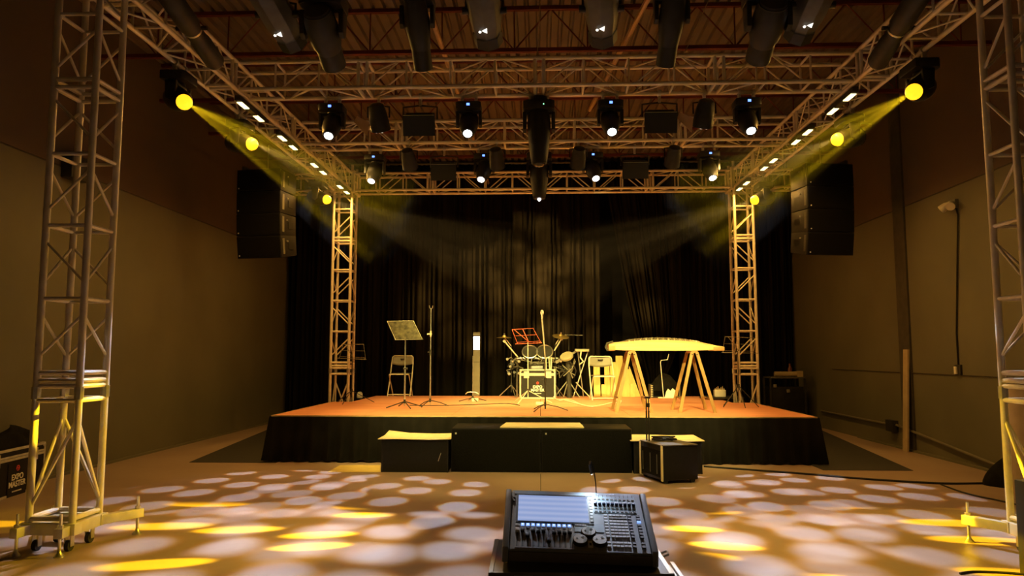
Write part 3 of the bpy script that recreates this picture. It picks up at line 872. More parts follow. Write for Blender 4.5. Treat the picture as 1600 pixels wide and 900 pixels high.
# -- LED battens under the inner chords of the side trusses
bars = [(8.10, 8.92), (9.42, 10.20), (10.84, 11.64), (12.30, 13.08)]
ord_ = ['first', 'second', 'third', 'last']
for s, X, side in ((-1, XL + 0.16, 'left'), (1, XR - 0.16, 'right')):
    for q, (ya, yb_) in enumerate(bars):
        t = thing('led_batten', '%s glowing LED batten from the camera under the %s side truss' % (ord_[q], side), 'LED batten', (X, (ya + yb_) / 2, HZ - 0.085), 0, 'LED battens')
        L = yb_ - ya
        MB().box((-0.035, -L / 2, -0.03), (0.035, L / 2, 0.03)).build('housing', M_DARK, t, 0.006)
        for e in (-1, 1):
            MB().box((-0.03, e * (L / 2 - 0.17) - 0.11, -0.041), (0.03, e * (L / 2 - 0.17) + 0.11, -0.0305)).build('lit_cell', M_BAR, t, smooth=False)
            MB().box((-0.012, e * L * 0.3 - 0.015, 0.03), (0.012, e * L * 0.3 + 0.015, 0.10)).build('bracket', M_STEEL, t, smooth=False)
        nf = 8
        for k in range(nf):
            yy = -L / 2 + 0.30 + (L - 0.60) * k / (nf - 1)
            MB().box((-0.032, yy - 0.006, -0.040), (0.032, yy + 0.006, -0.0305)).build('fin', M_GREYH, t, smooth=False)
        ld = bpy.data.lights.new('lamp', 'AREA'); ld.shape = 'RECTANGLE'; ld.size = 0.06; ld.size_y = L; ld.energy = 40; ld.color = (1.0, 0.50, 0.09)
        lo = bpy.data.objects.new('lamp', ld); COL.objects.link(lo); lo.parent = t; lo.location = (0, 0, -0.05)
        lo.rotation_euler = (0, R(12) * s, 0)

# ------------------------------------------------------------------ line arrays
for s, lab in ((-1, 'hanging black line array of four speaker boxes on the left'), (1, 'hanging black line array of four speaker boxes on the right')):
    xa = on_y(404 if s < 0 else 1298, 300, 11.3)
    t = thing('line_array', lab, 'speaker array', (xa.x, 11.3, 0), R(9) * (-s) * -1, 'line arrays')
    zt = 4.43; hb = 0.36; w = 0.385
    tilt = [R(0), R(1.5), R(4), R(10)]
    y = 0; z = zt
    for k in range(4):
        poly = [(-w, 0, -0.003), (-w, 0.50, -0.018), (-w, 0.50, -hb + 0.018), (-w, 0, -hb + 0.003)]
        b = MB().prism(poly, (2 * w, 0, 0)).build('speaker_box', M_CASE, t, 0.008, loc=(0, y, z), rot=(tilt[k], 0, 0))
        MB().box((-w + 0.012, -0.012, -hb + 0.02), (w - 0.012, 0.0, -0.02)).build('grille', M_GRILLE, b, smooth=False)
        for sx in (-1, 1):
            MB().box((sx * w - (0.012 if sx > 0 else 0), 0.04, -hb + 0.06), (sx * w + (0.012 if sx < 0 else 0) + sx * 0.012, 0.10, -0.05)).build('rigging_bar', M_GREYH, b, smooth=False)
            MB().cyl((sx * w, 0.20, -0.10), (sx * (w + 0.018), 0.20, -0.10), 0.012, n=8).build('rigging_pin', M_STEEL, b)
            MB().box((sx * w - 0.004, 0.24, -hb * 0.65), (sx * w + 0.006 * sx + 0.002, 0.40, -hb * 0.35)).build('handle', M_BLACK, b, smooth=False)
        MB().cyl((s * 0.0 - w + 0.045 if s < 0 else -w + 0.055, -0.014, -hb + 0.05), (s * 0.0 - w + 0.045 if s < 0 else -w + 0.055, -0.018, -hb + 0.05), 0.011, n=10).build('badge', M_PRINT, b)
        z -= hb * math.cos(tilt[k]); y += hb * math.sin(tilt[k])
    fr = MB().box((-w + 0.05, 0.05, zt + 0.0), (-w + 0.10, 0.5, zt + 0.07)).box((w - 0.10, 0.05, zt), (w - 0.05, 0.5, zt + 0.07)).box((-w + 0.05, 0.22, zt + 0.02), (w - 0.05, 0.30, zt + 0.06)).build('fly_bar', M_GREYH, t, smooth=False)
    # arm from the side truss that carries the array
    x2 = (XL - xa.x) if s < 0 else (XR - xa.x)
    MB().tube([(0, 0.26, zt + 0.04), (0, 0.26, HZ + WH + 0.05)], 0.01, 6).build('lifting_chain', M_STEEL, t)
    MB().tube([(-0.15 * -s * -1, 0.26, HZ + WH + 0.05), (x2 * 1.03, 0.26, HZ + WH + 0.05)], 0.028, 8).build('support_arm', M_ALU, t)
#PART3

# ------------------------------------------------------------------ subwoofers and step boxes in front of the stage
SUB_Z, BOX_Z = 0.54, 0.395
for k, (xa, xb, lab) in enumerate(((-1.125, 0.002, 'wide black subwoofer cabinet at the stage front, left of the pair'), (0.008, 1.140, 'wide black subwoofer cabinet at the stage front, right of the pair'))):
    t = thing('subwoofer', lab, 'subwoofer', ((xa + xb) / 2, 9.30, 0), 0, 'subwoofers')
    w = (xb - xa) / 2
    b = MB().box((-w, 0.012, 0.0), (w, 0.70, SUB_Z)).build('cabinet', M_CASE, t, 0.006)
    MB().box((-w + 0.012, -0.006, 0.014), (w - 0.012, 0.012, SUB_Z - 0.014)).build('grille', M_GRILLE, t, 0.003)
    MB().cbox((-w + 0.06, -0.009, SUB_Z - 0.06), (0.022, 0.004, 0.022)).build('badge', M_PRINT, t, smooth=False)
    for sx in (-1, 1):
        MB().box((sx * w - 0.012, 0.28, 0.25), (sx * w + 0.004 * sx + 0.006, 0.44, 0.33)).build('handle', M_BLACK, t, smooth=False)
a = on_z(781, 668, SUB_Z + 0.01); b = on_z(913, 669, SUB_Z + 0.01)
o = MB().prism([(a.x, 9.37, SUB_Z + 0.001), (b.x, 9.37, SUB_Z + 0.001), (b.x - 0.02, 9.98, SUB_Z + 0.001), (a.x + 0.05, 9.98, SUB_Z + 0.001)], (0, 0, 0.016)).build('step_board', M_BOARD, None, 0.002, smooth=False)
tag(o, 'cream wooden board lying across the two subwoofers', 'board', 'step boards')
for xa, xb, yf, lab, lab2 in ((-1.99, -1.165, 9.26, 'plain black step box left of the subwoofers', 'cream board with curled edge on the left step box'),
                              (1.165, 1.985, 9.26, 'plain black step box right of the subwoofers, behind the trolley case', 'cream board on the right step box')):
    t = thing('step_box', lab, 'box', ((xa + xb) / 2, yf, 0), 0, 'step boxes')
    w = (xb - xa) / 2
    MB().box((-w, 0, 0), (w, 0.62, BOX_Z)).build('carcass', M_CASE, t, 0.005)
    MB().tube([(w * 0.72, -0.004, 0.14), (w * 0.76, -0.012, 0.19), (w * 0.80, -0.004, 0.24)], 0.004, 6).build('latch', M_STEEL, t)
    for sx in (-1, 1):
        MB().box((sx * w - 0.010, -0.003, 0), (sx * w + 0.010, 0.0, BOX_Z)).build('corner_edge', M_BLACK, t, smooth=False)

    def bf(u, v, xa=xa, xb=xb):
        xx = xa - 0.05 + (xb - xa + 0.09) * u; yy = 9.23 + 0.68 * v
        return (xx, yy, BOX_Z + 0.012 + (0.035 * max(0, v - 0.6) / 0.4 * max(0, 0.3 - u) / 0.3 if xa < 0 else 0) + 0.004 * math.sin(u * 7))
    bd = MB().grid(bf, 16, 8).build('step_board', M_BOARD)
    sd = bd.modifiers.new('thick', 'SOLIDIFY'); sd.thickness = 0.010
    tag(bd, lab2, 'board', 'step boards')

# trolley case with its pull-out handle up
A = on_z(1000, 744, 0); B = on_z(1035, 757, 0); C = on_z(1079, 749, 0)
th = math.atan2(B.y - A.y, B.x - A.x)
t = thing('trolley_case', 'black trolley case with pale edges and pull-out handle, in front of the right step box', 'trolley case', (A.x, A.y, 0), th)
wl = (B - A).length; wd = 0.46; hz = 0.43
MB().box((0.012, 0.008, 0.035), (wl - 0.012, wd, hz)).build('case_body', M_CASE, t, 0.012)
MB().box((0.05, -0.002, 0.07), (wl - 0.05, 0.009, hz - 0.06)).build('front_panel', M_GRILLE, t, smooth=False)
for xx in (0.10, wl / 2, wl - 0.12):
    MB().box((xx - 0.006, -0.008, 0.10), (xx + 0.006, 0.0, hz - 0.11)).build('guard_rib', M_GREYH, t, smooth=False)
for xx in (0.0, wl - 0.024):
    MB().box((xx, -0.006, 0.03), (xx + 0.024, 0.016, hz + 0.003)).build('pale_edge', M_BOARD, t, 0.004)
MB().box((0, 0, hz - 0.006), (wl, wd, hz + 0.006)).build('lid_edge', M_GREYH, t, 0.004)
for xx, yy in ((0.04, 0.06), (wl - 0.04, 0.06), (0.04, wd - 0.06), (wl - 0.04, wd - 0.06)):
    MB().cyl((xx - 0.015, yy, 0.03), (xx + 0.015, yy, 0.03), 0.03, n=12).build('wheel', M_RUBBER, t)
hx = [0.10, 0.165]
hh = on_y(1017, 620, A.y + 0.03).z
for xx in hx:
    MB().cyl((xx, 0.05, hz), (xx, 0.05, hh - 0.16), 0.010, n=8).cyl((xx, 0.05, hh - 0.16), (xx, 0.05, hh), 0.0075, n=8).build('handle_tube', M_DARK, t)
MB().box((hx[0] - 0.02, 0.035, hh - 0.012), (hx[1] + 0.02, 0.065, hh + 0.012)).build('handle_grip', M_BLACK, t, 0.005)
MB().cbox((hx[1], 0.045, hh - 0.09), (0.03, 0.03, 0.05)).build('handle_lock', M_BLACK, t, 0.004)
co = MB()
rc = random.Random(4)
pts = []
for k in range(40):
    an = k * 0.75; rad = 0.05 + 0.06 * rc.random()
    pts.append((A.x + math.cos(th) * 0.22 - math.sin(th) * 0.22 + rad * 1.5 * math.cos(an), A.y + math.sin(th) * 0.22 + math.cos(th) * 0.22 + rad * math.sin(an), hz + 0.016 + 0.0011 * k + 0.006 * rc.random()))
tag(co.tube(pts, 0.0075, 6).build('coiled_cable', M_RUBBER), 'black cable coiled on top of the trolley case', 'cable')

# ------------------------------------------------------------------ stage furniture
Z = ST_Z


def folding_chair(label, loc, rotz, h, group='folding chairs'):
    t = thing('folding_chair', label, 'chair', loc, rotz, group)
    w = 0.225; r = 0.0115; sh = h * 0.565
    # long frame: front feet -> backrest (chair faces -y)
    MB().tube([(-w, -0.20, 0.012), (-w, -0.02, sh * 0.6), (-w * 0.98, 0.16, h * 0.80), (-w * 0.94, 0.205, h - 0.03), (-w * 0.80, 0.215, h), (w * 0.80, 0.215, h), (w * 0.94, 0.205, h - 0.03), (w * 0.98, 0.16, h * 0.80), (w, -0.02, sh * 0.6), (w, -0.20, 0.012)], r, 8).build('back_frame', M_CREAM, t)
    MB().tube([(-w, -0.19, 0.05), (w, -0.19, 0.05)], 0.009, 6).build('front_bar', M_CREAM, t)
    q = w - 0.025
    MB().tube([(-q, 0.24, 0.012), (-q, -0.17, sh - 0.03), (-q * 0.95, -0.20, sh - 0.012), (q * 0.95, -0.20, sh - 0.012), (q, -0.17, sh - 0.03), (q, 0.24, 0.012)], r, 8).build('seat_frame', M_CREAM, t)
    MB().tube([(-q, 0.22, 0.035), (q, 0.22, 0.035)], 0.009, 6).build('rear_bar', M_CREAM, t)
    MB().box((-q + 0.012, -0.185, sh - 0.012), (q - 0.012, 0.15, sh + 0.008)).build('seat', M_GREYP, t, 0.006)

    def bk(u, v):
        xx = (u - 0.5) * 2 * w * 0.93
        yy = 0.205 - 0.03 * (1 - (2 * u - 1) ** 2) * -1 + (v - 1) * 0.055
        zz = h - 0.165 - 0.03 * (1 - (2 * u - 1) ** 2) * (1 - v) + 0.165 * v
        return (xx, yy, zz)
    b = MB().grid(bk, 14, 5).build('backrest', M_GREYP, t)
    sd = b.modifiers.new('thick', 'SOLIDIFY'); sd.thickness = 0.01
    MB().tube([(-0.045, 0.180, h - 0.065), (0.045, 0.180, h - 0.065)], 0.013, 8).build('handle_slot', M_BLACK, b)
    return t


c1 = on_z(625, 620, Z); h1 = on_y(625, 556, c1.y + 0.2).z - Z
folding_chair('cream folding chair behind the solid music stand', (c1.x, c1.y + 0.05, Z), 0.0, h1)
c2 = on_z(942, 626, Z); h2 = on_y(942, 557, c2.y + 0.2).z - Z
folding_chair('cream folding chair left of the long zither, in front of the boards', (c2.x, c2.y + 0.05, Z), R(6), h2)


def tripod(t, z, spread, r, m, n=3, rot=0.3, hub=0.16, flat=False):
    MB().cyl((0, 0, z + hub - 0.03), (0, 0, z + hub + 0.03), 0.018, n=10).build('hub', M_DARK, t)
    for k in range(n):
        a = rot + k * 2 * math.pi / n
        e = (spread * math.cos(a), spread * math.sin(a), z + 0.008)
        if flat: pts = [(0, 0, z + hub), (spread * 0.55 * math.cos(a), spread * 0.55 * math.sin(a), z + hub * 0.62), e]
        else: pts = [(0, 0, z + hub), e]
        MB().tube(pts, r, 6).build('leg', m, t)


# solid music stand
b = on_z(632, 637, Z); ht = on_y(632, 531, b.y).z
t = thing('music_stand', 'music stand with a solid tilted metal desk, in front of the folding chair', 'music stand', (b.x, b.y, 0), 0, 'music stands')
MB().cyl((0, 0, Z + 0.03), (0, 0, Z + 0.62), 0.014, n=10).cyl((0, 0, Z + 0.60), (0, 0, ht + 0.03), 0.010, n=10).build('pole', M_STEEL, t)
MB().cyl((-0.03, 0, Z + 0.62), (0.04, 0, Z + 0.62), 0.018, n=8).build('knob', M_DARK, t)
tripod(t, Z, 0.30, 0.009, M_DARK, 4, 0.5, 0.10)
cs_ = [on_y(px, py, b.y + dy) for px, py, dy in ((605, 502, 0.16), (646, 501, 0.16), (660, 530, -0.02), (618, 531, -0.02))]
off = Vector((b.x, b.y, 0))
dk = MB().prism([c - off for c in cs_], (0, 0.006, 0.003)).build('desk', mat('desk_metal', (0.05, 0.042, 0.022), 0.6, 0.0, var=0.6, scale=16, spec=0.15), t, 0.0, smooth=False)
MB().prism([cs_[3] - off + Vector((-0.005, -0.05, -0.006)), cs_[2] - off + Vector((0.02, -0.05, -0.006)), cs_[2] - off + Vector((0.02, 0.0, -0.004)), cs_[3] - off + Vector((-0.005, 0.0, -0.004))], (0, 0, 0.006)).build('lip', M_GREYP, dk, smooth=False)
MB().tube([(0, 0.02, ht - 0.02), (-0.07, 0.05, ht + 0.04), (-0.03, 0.06, ht + 0.10), (0.05, 0.06, ht + 0.08), (0.10, 0.05, ht + 0.03)], 0.006, 6).build('desk_bracket', M_CREAM, dk)
MB().tube([cs_[0] - off, cs_[1] - off, cs_[2] - off, cs_[3] - off, cs_[0] - off], 0.004, 5).build('rim', M_CREAM, dk)


def mic_stand(label, px, py, ptop, spread=0.3, mic=False, rot=0.2, group='microphone stands', clutch=True):
    b = on_z(px, py, Z); zt = on_y(px, ptop, b.y).z
    t = thing('microphone_stand', label, 'mic stand', (b.x, b.y, 0), 0, group)
    zm = Z + (zt - Z) * 0.55
    MB().cyl((0, 0, Z + 0.03), (0, 0, zm), 0.0125, n=10).build('lower_tube', M_STEEL if not mic else M_DARK, t)
    MB().cyl((0, 0, zm - 0.02), (0, 0, zt), 0.009, n=10).build('upper_tube', M_STEEL, t)
    if clutch:
        MB().cyl((0, 0, zm - 0.05), (0, 0, zm + 0.04), 0.019, n=10).cyl((-0.05, 0, zm), (0, 0, zm), 0.009, n=6).build('clutch', M_DARK, t)
    tripod(t, Z, spread, 0.008, M_DARK, 3, rot, 0.10, True)
    return t, b, zt


t, b, zt = mic_stand('tall bare microphone stand right of the solid music stand', 672, 635, 482)
MB().tube([(-0.03, 0, zt + 0.05), (-0.022, 0, zt + 0.01), (0, 0, zt - 0.01), (0.022, 0, zt + 0.01), (0.03, 0, zt + 0.05)], 0.007, 6).build('mic_clip', M_STEEL, t)
zc = on_y(672, 522, b.y).z
MB().cyl((-0.06, 0, zc), (0.02, 0, zc), 0.012, n=8).cyl((0, 0, zc - 0.04), (0, 0, zc + 0.05), 0.015, n=8).build('boom_clutch', M_CREAM, t)

# centre microphone on a leaning boom
t, b, zt = mic_stand('microphone stand with pale leaning boom and microphone in front of the drums', 852, 642, 555, 0.34, True, 0.0)
bt = on_y(847, 498, b.y) - Vector((b.x, b.y, 0))
MB().tube([(0.0, 0, zt - 0.02), bt], [0.009, 0.013], 8).build('boom', M_CREAM, t)
MB().lathe(bt, (0, 0, 1), [(0.010, -0.02), (0.013, 0.0), (0.017, 0.06), (0.026, 0.075), (0.028, 0.10), (0.020, 0.125), (0.006, 0.135)], 12).build('microphone', M_WHITE, t)

# small stand on a low weighted foot
b = on_z(742, 627, Z); zt = on_y(740, 556, b.y).z
t = thing('microphone_stand', 'thin low microphone stand beside the glowing upright panel', 'mic stand', (b.x - 0.04, b.y, 0), 0, 'microphone stands')
MB().cyl((0, 0, Z + 0.05), (0, 0, zt), 0.007, n=8).build('tube', M_STEEL, t)
tripod(t, Z, 0.26, 0.008, M_DARK, 4, 0.4, 0.07)
MB().tube([(-0.13, 0, Z + 0.13), (-0.09, -0.01, Z + 0.165), (0.05, -0.01, Z + 0.165), (0.11, 0, Z + 0.13)], 0.010, 6).build('curved_bracket', M_STEEL, t)
MB().cbox((0.05, -0.05, Z + 0.03), (0.12, 0.08, 0.06)).build('cream_block', M_CREAM, t, 0.01)

# glowing upright panel behind the stage
yb_ = 15.06
a = on_y(739, 618, yb_); c = on_y(750, 519, yb_)
t = thing('light_column', 'slim grey upright cabinet with a glowing white panel near its top', 'light column', ((a.x + c.x) / 2, yb_, Z))
w = (c.x - a.x) / 2; hh = c.z - Z
MB().box((-w, 0, 0), (w, 0.08, hh)).build('cabinet', M_GREYP, t, 0.004)
MB().box((-w + 0.006, -0.006, hh - 0.36), (w - 0.006, 0.0, hh - 0.09)).build('glowing_panel', mat('glow_panel', (0.9, 0.9, 0.9), 0.4, emit=(1.0, 0.98, 0.92), estr=5), t, smooth=False)
MB().box((-w - 0.004, -0.008, hh - 0.05), (w + 0.004, 0.01, hh - 0.035)).build('top_strip', M_STEEL, t, smooth=False)
MB().box((-w, -0.004, hh - 0.62), (w, 0.0, hh - 0.61)).build('seam', M_DARK, t, smooth=False)


def wire_stand(label, px, py, zdesk, corners, tilt_leg, m=None, legs_rot=0.4, spread=0.40, closed=False, leg_m=None):
    m = m or M_STEEL
    b = on_z(px, py, Z)
    t = thing('music_stand', label, 'music stand', (b.x, b.y, 0), 0, 'music stands')
    off = Vector((b.x, b.y, 0))
    P = [on_y(x, y, b.y + d) - off for x, y, d in corners]     # tl, tr, br, bl
    zt = (P[2].z + P[3].z) / 2
    MB().cyl((0, 0, Z + 0.10), (0, 0, zt), 0.008, n=8).build('pole', leg_m or M_DARK, t)
    tl, tr, br, bl = P
    d = MB().tube([tl, tr, br, bl, tl], 0.0052, 5).build('desk_frame', m, t)
    for f in (0.5,):
        rod(d, 'desk_wire', tl + (bl - tl) * f, tr + (br - tr) * f, 0.003, m, 5)
    rod(d, 'desk_spine', (tl + tr) / 2, (bl + br) / 2, 0.007, m, 6)
    rod(d, 'desk_stay', tl + (tr - tl) * 0.1, (bl + br) / 2, 0.005, m, 5)
    rod(d, 'desk_lip', bl + Vector((-0.03, -0.06, -0.03)), br + Vector((0.03, -0.06, -0.03)), 0.006, m, 5)
    for q in (bl, br):
        rod(d, 'lip_arm', q, q + Vector((0, -0.06, -0.03)), 0.005, m, 5)
    tripod(t, Z, spread, 0.007, leg_m or M_DARK, 3 if not closed else 5, legs_rot, 0.22 if not closed else 0.34)
    return t


wire_stand('grey wire music stand in front of the left rear tower', 549, 630, 1.4, [(536, 538, 0.06), (568, 538, 0.06), (571, 559, -0.02), (531, 557, -0.02)], 0.1, M_GREYP)
wire_stand('dark wire music stand in front of the right rear tower', 1155, 636, 1.4, [(1133, 526, 0.06), (1178, 528, 0.06), (1180, 549, -0.02), (1129, 548, -0.02)], 0.1, M_GREYP, 1.0, 0.30, True)
wire_stand('red wire music stand in front of the drums', 825, 630, 1.4, [(800, 515, 0.10), (833, 513, 0.10), (844, 533, -0.02), (808, 535, -0.02)], 0.1, M_REDP, 2.2, 0.42, False, M_CREAM)
bw = on_z(562, 622, Z)
tag(MB().lathe((bw.x, bw.y, Z), (0, 0, 1), [(0.05, 0), (0.06, 0.02), (0.055, 0.09), (0.03, 0.12), (0.01, 0.125)], 12).build('white_pot', M_WHITE), 'small white rounded pot on the stage by the left rear tower', 'pot')


# ---- road case with logo, carrying drum gear
def logo(parent, x, y, z, s, rx=R(90), rz=0.0):
    MB().box((x - 1.25 * s, y, z - 1.55 * s), (x + 1.25 * s, y + 0.002, z + 1.15 * s)).build('logo_panel', M_CASE, parent, smooth=False)
    text_part(parent, 'lettering', 'EXPO', 0.62 * s, M_PRINT, (x, y - 0.0015, z + 0.05 * s), (rx, 0, rz))
    text_part(parent, 'lettering', 'MASTER', 0.62 * s, M_PRINT, (x, y - 0.0015, z - 0.48 * s), (rx, 0, rz))
    mb = MB()
    for k in range(7):   # line of small print, too small to read
        mb.box((x - 0.62 * s + k * 0.185 * s, y - 0.0025, z - 1.06 * s), (x - 0.50 * s + k * 0.185 * s, y - 0.0005, z - 0.96 * s))
    mb.build('small_print', M_PRINT, parent, smooth=False)
    ring = MB()
    for k in range(6):
        a0 = k * math.pi / 3; a1 = a0 + math.pi / 3
        ring.tube([(x + 0.2 * s * math.cos(a0), y - 0.002, z + 0.72 * s + 0.2 * s * math.sin(a0)), (x + 0.2 * s * math.cos(a1), y - 0.002, z + 0.72 * s + 0.2 * s * math.sin(a1))], 0.035 * s, 5)
    ring.lathe((x, y - 0.004, z + 0.72 * s), (0, 1, 0), [(0.08 * s, 0), (0.08 * s, 0.003)], 8)
    ring.build('emblem', M_PRINTR, parent)


def road_case(label, loc, rotz, w, d, h, edge, lid=0.12, logo_at=0.0, ls=0.1, group='road cases'):
    t = thing('road_case', label, 'road case', loc, rotz, group)
    MB().box((-w, 0.004, 0.004), (w, d - 0.004, h - lid)).build('body', M_CASE, t)
    MB().box((-w, 0.004, h - lid + 0.004), (w, d - 0.004, h - 0.004)).build('lid', M_CASE, t)
    e = 0.026
    def E(a, b): MB().box(a, b).build('edge_rail', edge, t, 0.003, smooth=False)
    for sx in (-1, 1):
        xa, xb = (sx * w - e, sx * w + 0.003) if sx > 0 else (-w - 0.003, -w + e)
        E((xa, 0, 0), (xb, e, h - lid)); E((xa, d - e, 0), (xb, d, h - lid))
        E((xa, 0, h - lid), (xb, e, h)); E((xa, e, h - e), (xb, d - e, h)); E((xa, e, 0), (xb, d - e, e))
        E((xa, e, h - lid - e), (xb, d - e, h - lid))
    E((-w + e, 0, 0), (w - e, e, e)); E((-w + e, 0, h - e), (w - e, e, h)); E((-w + e, 0, h - lid - e), (w - e, e, h - lid)); E((-w + e, 0, h - lid + 0.004), (w - e, e, h - lid + e))
    for sx in (-1, 1):
        for sz in (0, 1):
            MB().lathe((sx * (w - 0.015), 0.015, 0.02 if sz == 0 else h - 0.02), (sx * 0.6, -0.8, 0.5 if sz else -0.5), [(0.034, -0.02), (0.030, 0.0), (0.018, 0.018), (0.004, 0.024)], 10).build('ball_corner', M_STEEL, t)
        MB().box((sx * w * 0.62 - 0.05, -0.006, h - lid - 0.07), (sx * w * 0.62 + 0.05, 0.003, h - lid + 0.06)).cyl((sx * w * 0.62 - 0.025, -0.008, h - lid), (sx * w * 0.62 + 0.025, -0.008, h - lid), 0.012, n=8).build('butterfly_latch', edge, t)
    logo(t, logo_at, -0.001, (h - lid) * 0.47, ls)
    return t


a = on_z(812, 623, Z); b = on_z(868, 623, Z); zt = on_y(840, 577, a.y).z
road_case('road case with silver edges and EXPO MASTER logo, in front of the drums', ((a.x + b.x) / 2, (a.y + b.y) / 2, Z), 0.0, (b.x - a.x) / 2, 0.45, zt - Z, M_CREAM, 0.10, 0.0, 0.115)
CASE_Y = (a.y + b.y) / 2; CASE_X = (a.x + b.x) / 2; CASE_TOP = zt
# drum rack behind it (electronic kit)
DY = CASE_Y + 0.55
if DY > ST_Y1 - 0.25: DY = ST_Y1 - 0.25
def dp(px, py, y=None): return on_y(px, py, y or DY)
t = thing('drum_rack', 'drum rack with two round pads and tangled hardware behind the logo case', 'drum kit', (0, 0, 0))
zr = dp(840, 560).z
for px in (808, 868):
    q = dp(px, 560); MB().tube([(q.x, DY, Z), (q.x, DY, zr + 0.02)], 0.018, 8).build('rack_post', M_STEEL, t)
q0, q1 = dp(806, 560), dp(872, 560)
MB().tube([(q0.x - 0.05, DY - 0.30, zr - 0.06), (q0.x, DY - 0.02, zr), (q1.x, DY - 0.02, zr), (q1.x + 0.05, DY - 0.3, zr - 0.06)], 0.018, 8).build('rack_bar', M_STEEL, t)
for px, rpx in ((828, 12), (851, 12.5)):
    c = dp(px, 550); r = rpx / 1141 * DY
    pd = MB().lathe(c, (0, -0.82, 0.57), [(r, -0.05), (r, 0.0), (r * 0.97, 0.012)], 22).build('drum_pad', M_DARK, t)
    MB().tube([c + Vector((r * math.cos(k * math.pi / 12), 0, 0)) + Vector((0, 0.57, 0.82)) * (r * math.sin(k * math.pi / 12)) + Vector((0, -0.82, 0.57)) * 0.012 for k in range(25)], 0.012, 6).build('rim', M_STEEL, pd)
    MB().tube([c + Vector((0, 0.04, -0.03)), (c.x, DY, zr)], 0.012, 6).build('pad_arm', M_STEEL, pd)
sn = dp(838, 569)
MB().lathe(sn + Vector((0, -0.1, 0)), (0, -0.3, 0.95), [(0.15, -0.09), (0.15, 0.0), (0.145, 0.01)], 20).build('snare_pad', M_GREYP, t)
c = dp(803, 573)
rn = random.Random(12)
for k in range(12):
    p = c + Vector((0.13 * (rn.random() - 0.5) * 2, -0.1 - 0.1 * rn.random(), 0.16 * (rn.random() - 0.5) * 2))
    MB().tube([p, p + Vector((0.08 * rn.uniform(-1, 1), 0, 0.12 * rn.uniform(-1, 1))), c + Vector((0.1, 0, 0))], 0.011, 6).lathe(p, (0, -1, 0.3), [(0.028, -0.02), (0.028, 0.02)], 10).build('bracket', M_GREYP if k % 2 else M_DARK, t)
for k in range(5):
    p = dp(rn.uniform(853, 868), rn.uniform(560, 572), CASE_Y + 0.2)
    MB().tube([(p.x, CASE_Y + 0.2, CASE_TOP), (p.x + 0.02 * rn.uniform(-1, 1), CASE_Y + 0.2, CASE_TOP + 0.22), (p.x + 0.05, CASE_Y + 0.25, zr)], 0.012, 6).build('frame_arm', M_CREAM, t)
for k in range(10):
    p = dp(rn.uniform(812, 868), rn.uniform(556, 575), CASE_Y + 0.35); q = dp(rn.uniform(812, 868), rn.uniform(556, 575), CASE_Y + 0.35)
    MB().tube([p, (p + q) / 2 + Vector((0, -0.03, -0.05)), q], 0.010, 6).build('cable_loop', M_DARK if k % 2 else M_GREYP, t)
# sound module lying on the case
tag(MB().box((CASE_X - 0.12, CASE_Y + 0.08, CASE_TOP + 0.001), (CASE_X + 0.10, CASE_Y + 0.28, CASE_TOP + 0.06)).build('sound_module', M_CONS, None, 0.01), 'grey sound module lying on top of the logo case by the drums', 'sound module')

# cymbal stands
def cymbal_stand(label, px_base, px_c, py_c, rpx, tilt, yv, arm=None, extra=None):
    b = on_y(px_base, 600, yv); c = on_y(px_c, py_c, yv)
    t = thing('cymbal_stand', label, 'cymbal stand', (b.x, yv, 0), 0, 'cymbal stands')
    off = Vector((b.x, yv, 0)); c = c - off
    zt = c.z - (0.0 if arm is None else 0.16)
    MB().cyl((0, 0, Z + 0.1), (0, 0, zt), 0.011, n=8).build('pole', M_DARK, t)
    tripod(t, Z, 0.26, 0.009, M_STEEL, 3, 0.9, 0.25)
    MB().tube([(0, 0, zt - 0.02), c], 0.009, 6).build('tilter', M_STEEL, t)
    r = rpx / 1141 * yv
    nrm = Vector((math.sin(tilt) * 0.4, -math.sin(abs(tilt)) * 1.0, math.cos(tilt))).normalized()
    cy = MB().lathe(c, nrm, [(r, -0.012), (r * 0.7, 0.0), (r * 0.28, 0.010), (r * 0.22, 0.035), (r * 0.08, 0.045)], 28).build('cymbal', M_BRASS, t)
    MB().lathe(c + nrm * 0.045, nrm, [(0.014, 0), (0.014, 0.03), (0.006, 0.035)], 8).build('wing_nut', M_STEEL, cy)
    if arm:
        p0, p1 = on_y(*arm[0], yv - 0.05) - off, on_y(*arm[1], yv - 0.05) - off
        MB().tube([p0, p1], 0.014, 8).lathe(p0, (0, -1, 0), [(0.03, -0.02), (0.03, 0.02)], 10).build('boom', M_CREAM, t)
    return t


cymbal_stand('thin cymbal stand with flat brass cymbal left of the drums', 799, 788, 527, 12.5, 0.05, DY - 0.1, ((788, 533), (809, 558)))
cymbal_stand('cymbal stand with tilted coppery cymbal right of the drums', 868, 876, 525, 13, 0.32, DY - 0.1, ((877, 530), (866, 548)))
a = on_y(885, 523, DY); b_ = on_y(911, 523.5, DY)
t = thing('microphone_stand', 'thin stand with a level boom behind the tilted cymbal', 'mic stand', (a.x + 0.05, DY + 0.05, 0), 0, 'microphone stands')
MB().cyl((0, 0, Z + 0.08), (0, 0, a.z), 0.009, n=8).build('pole', M_DARK, t)
MB().tube([(-0.08, 0, a.z), (b_.x - a.x - 0.05, 0, a.z - 0.01)], 0.007, 6).build('boom', M_STEEL, t)
tripod(t, Z, 0.2, 0.008, M_DARK, 3, 0.2, 0.12)

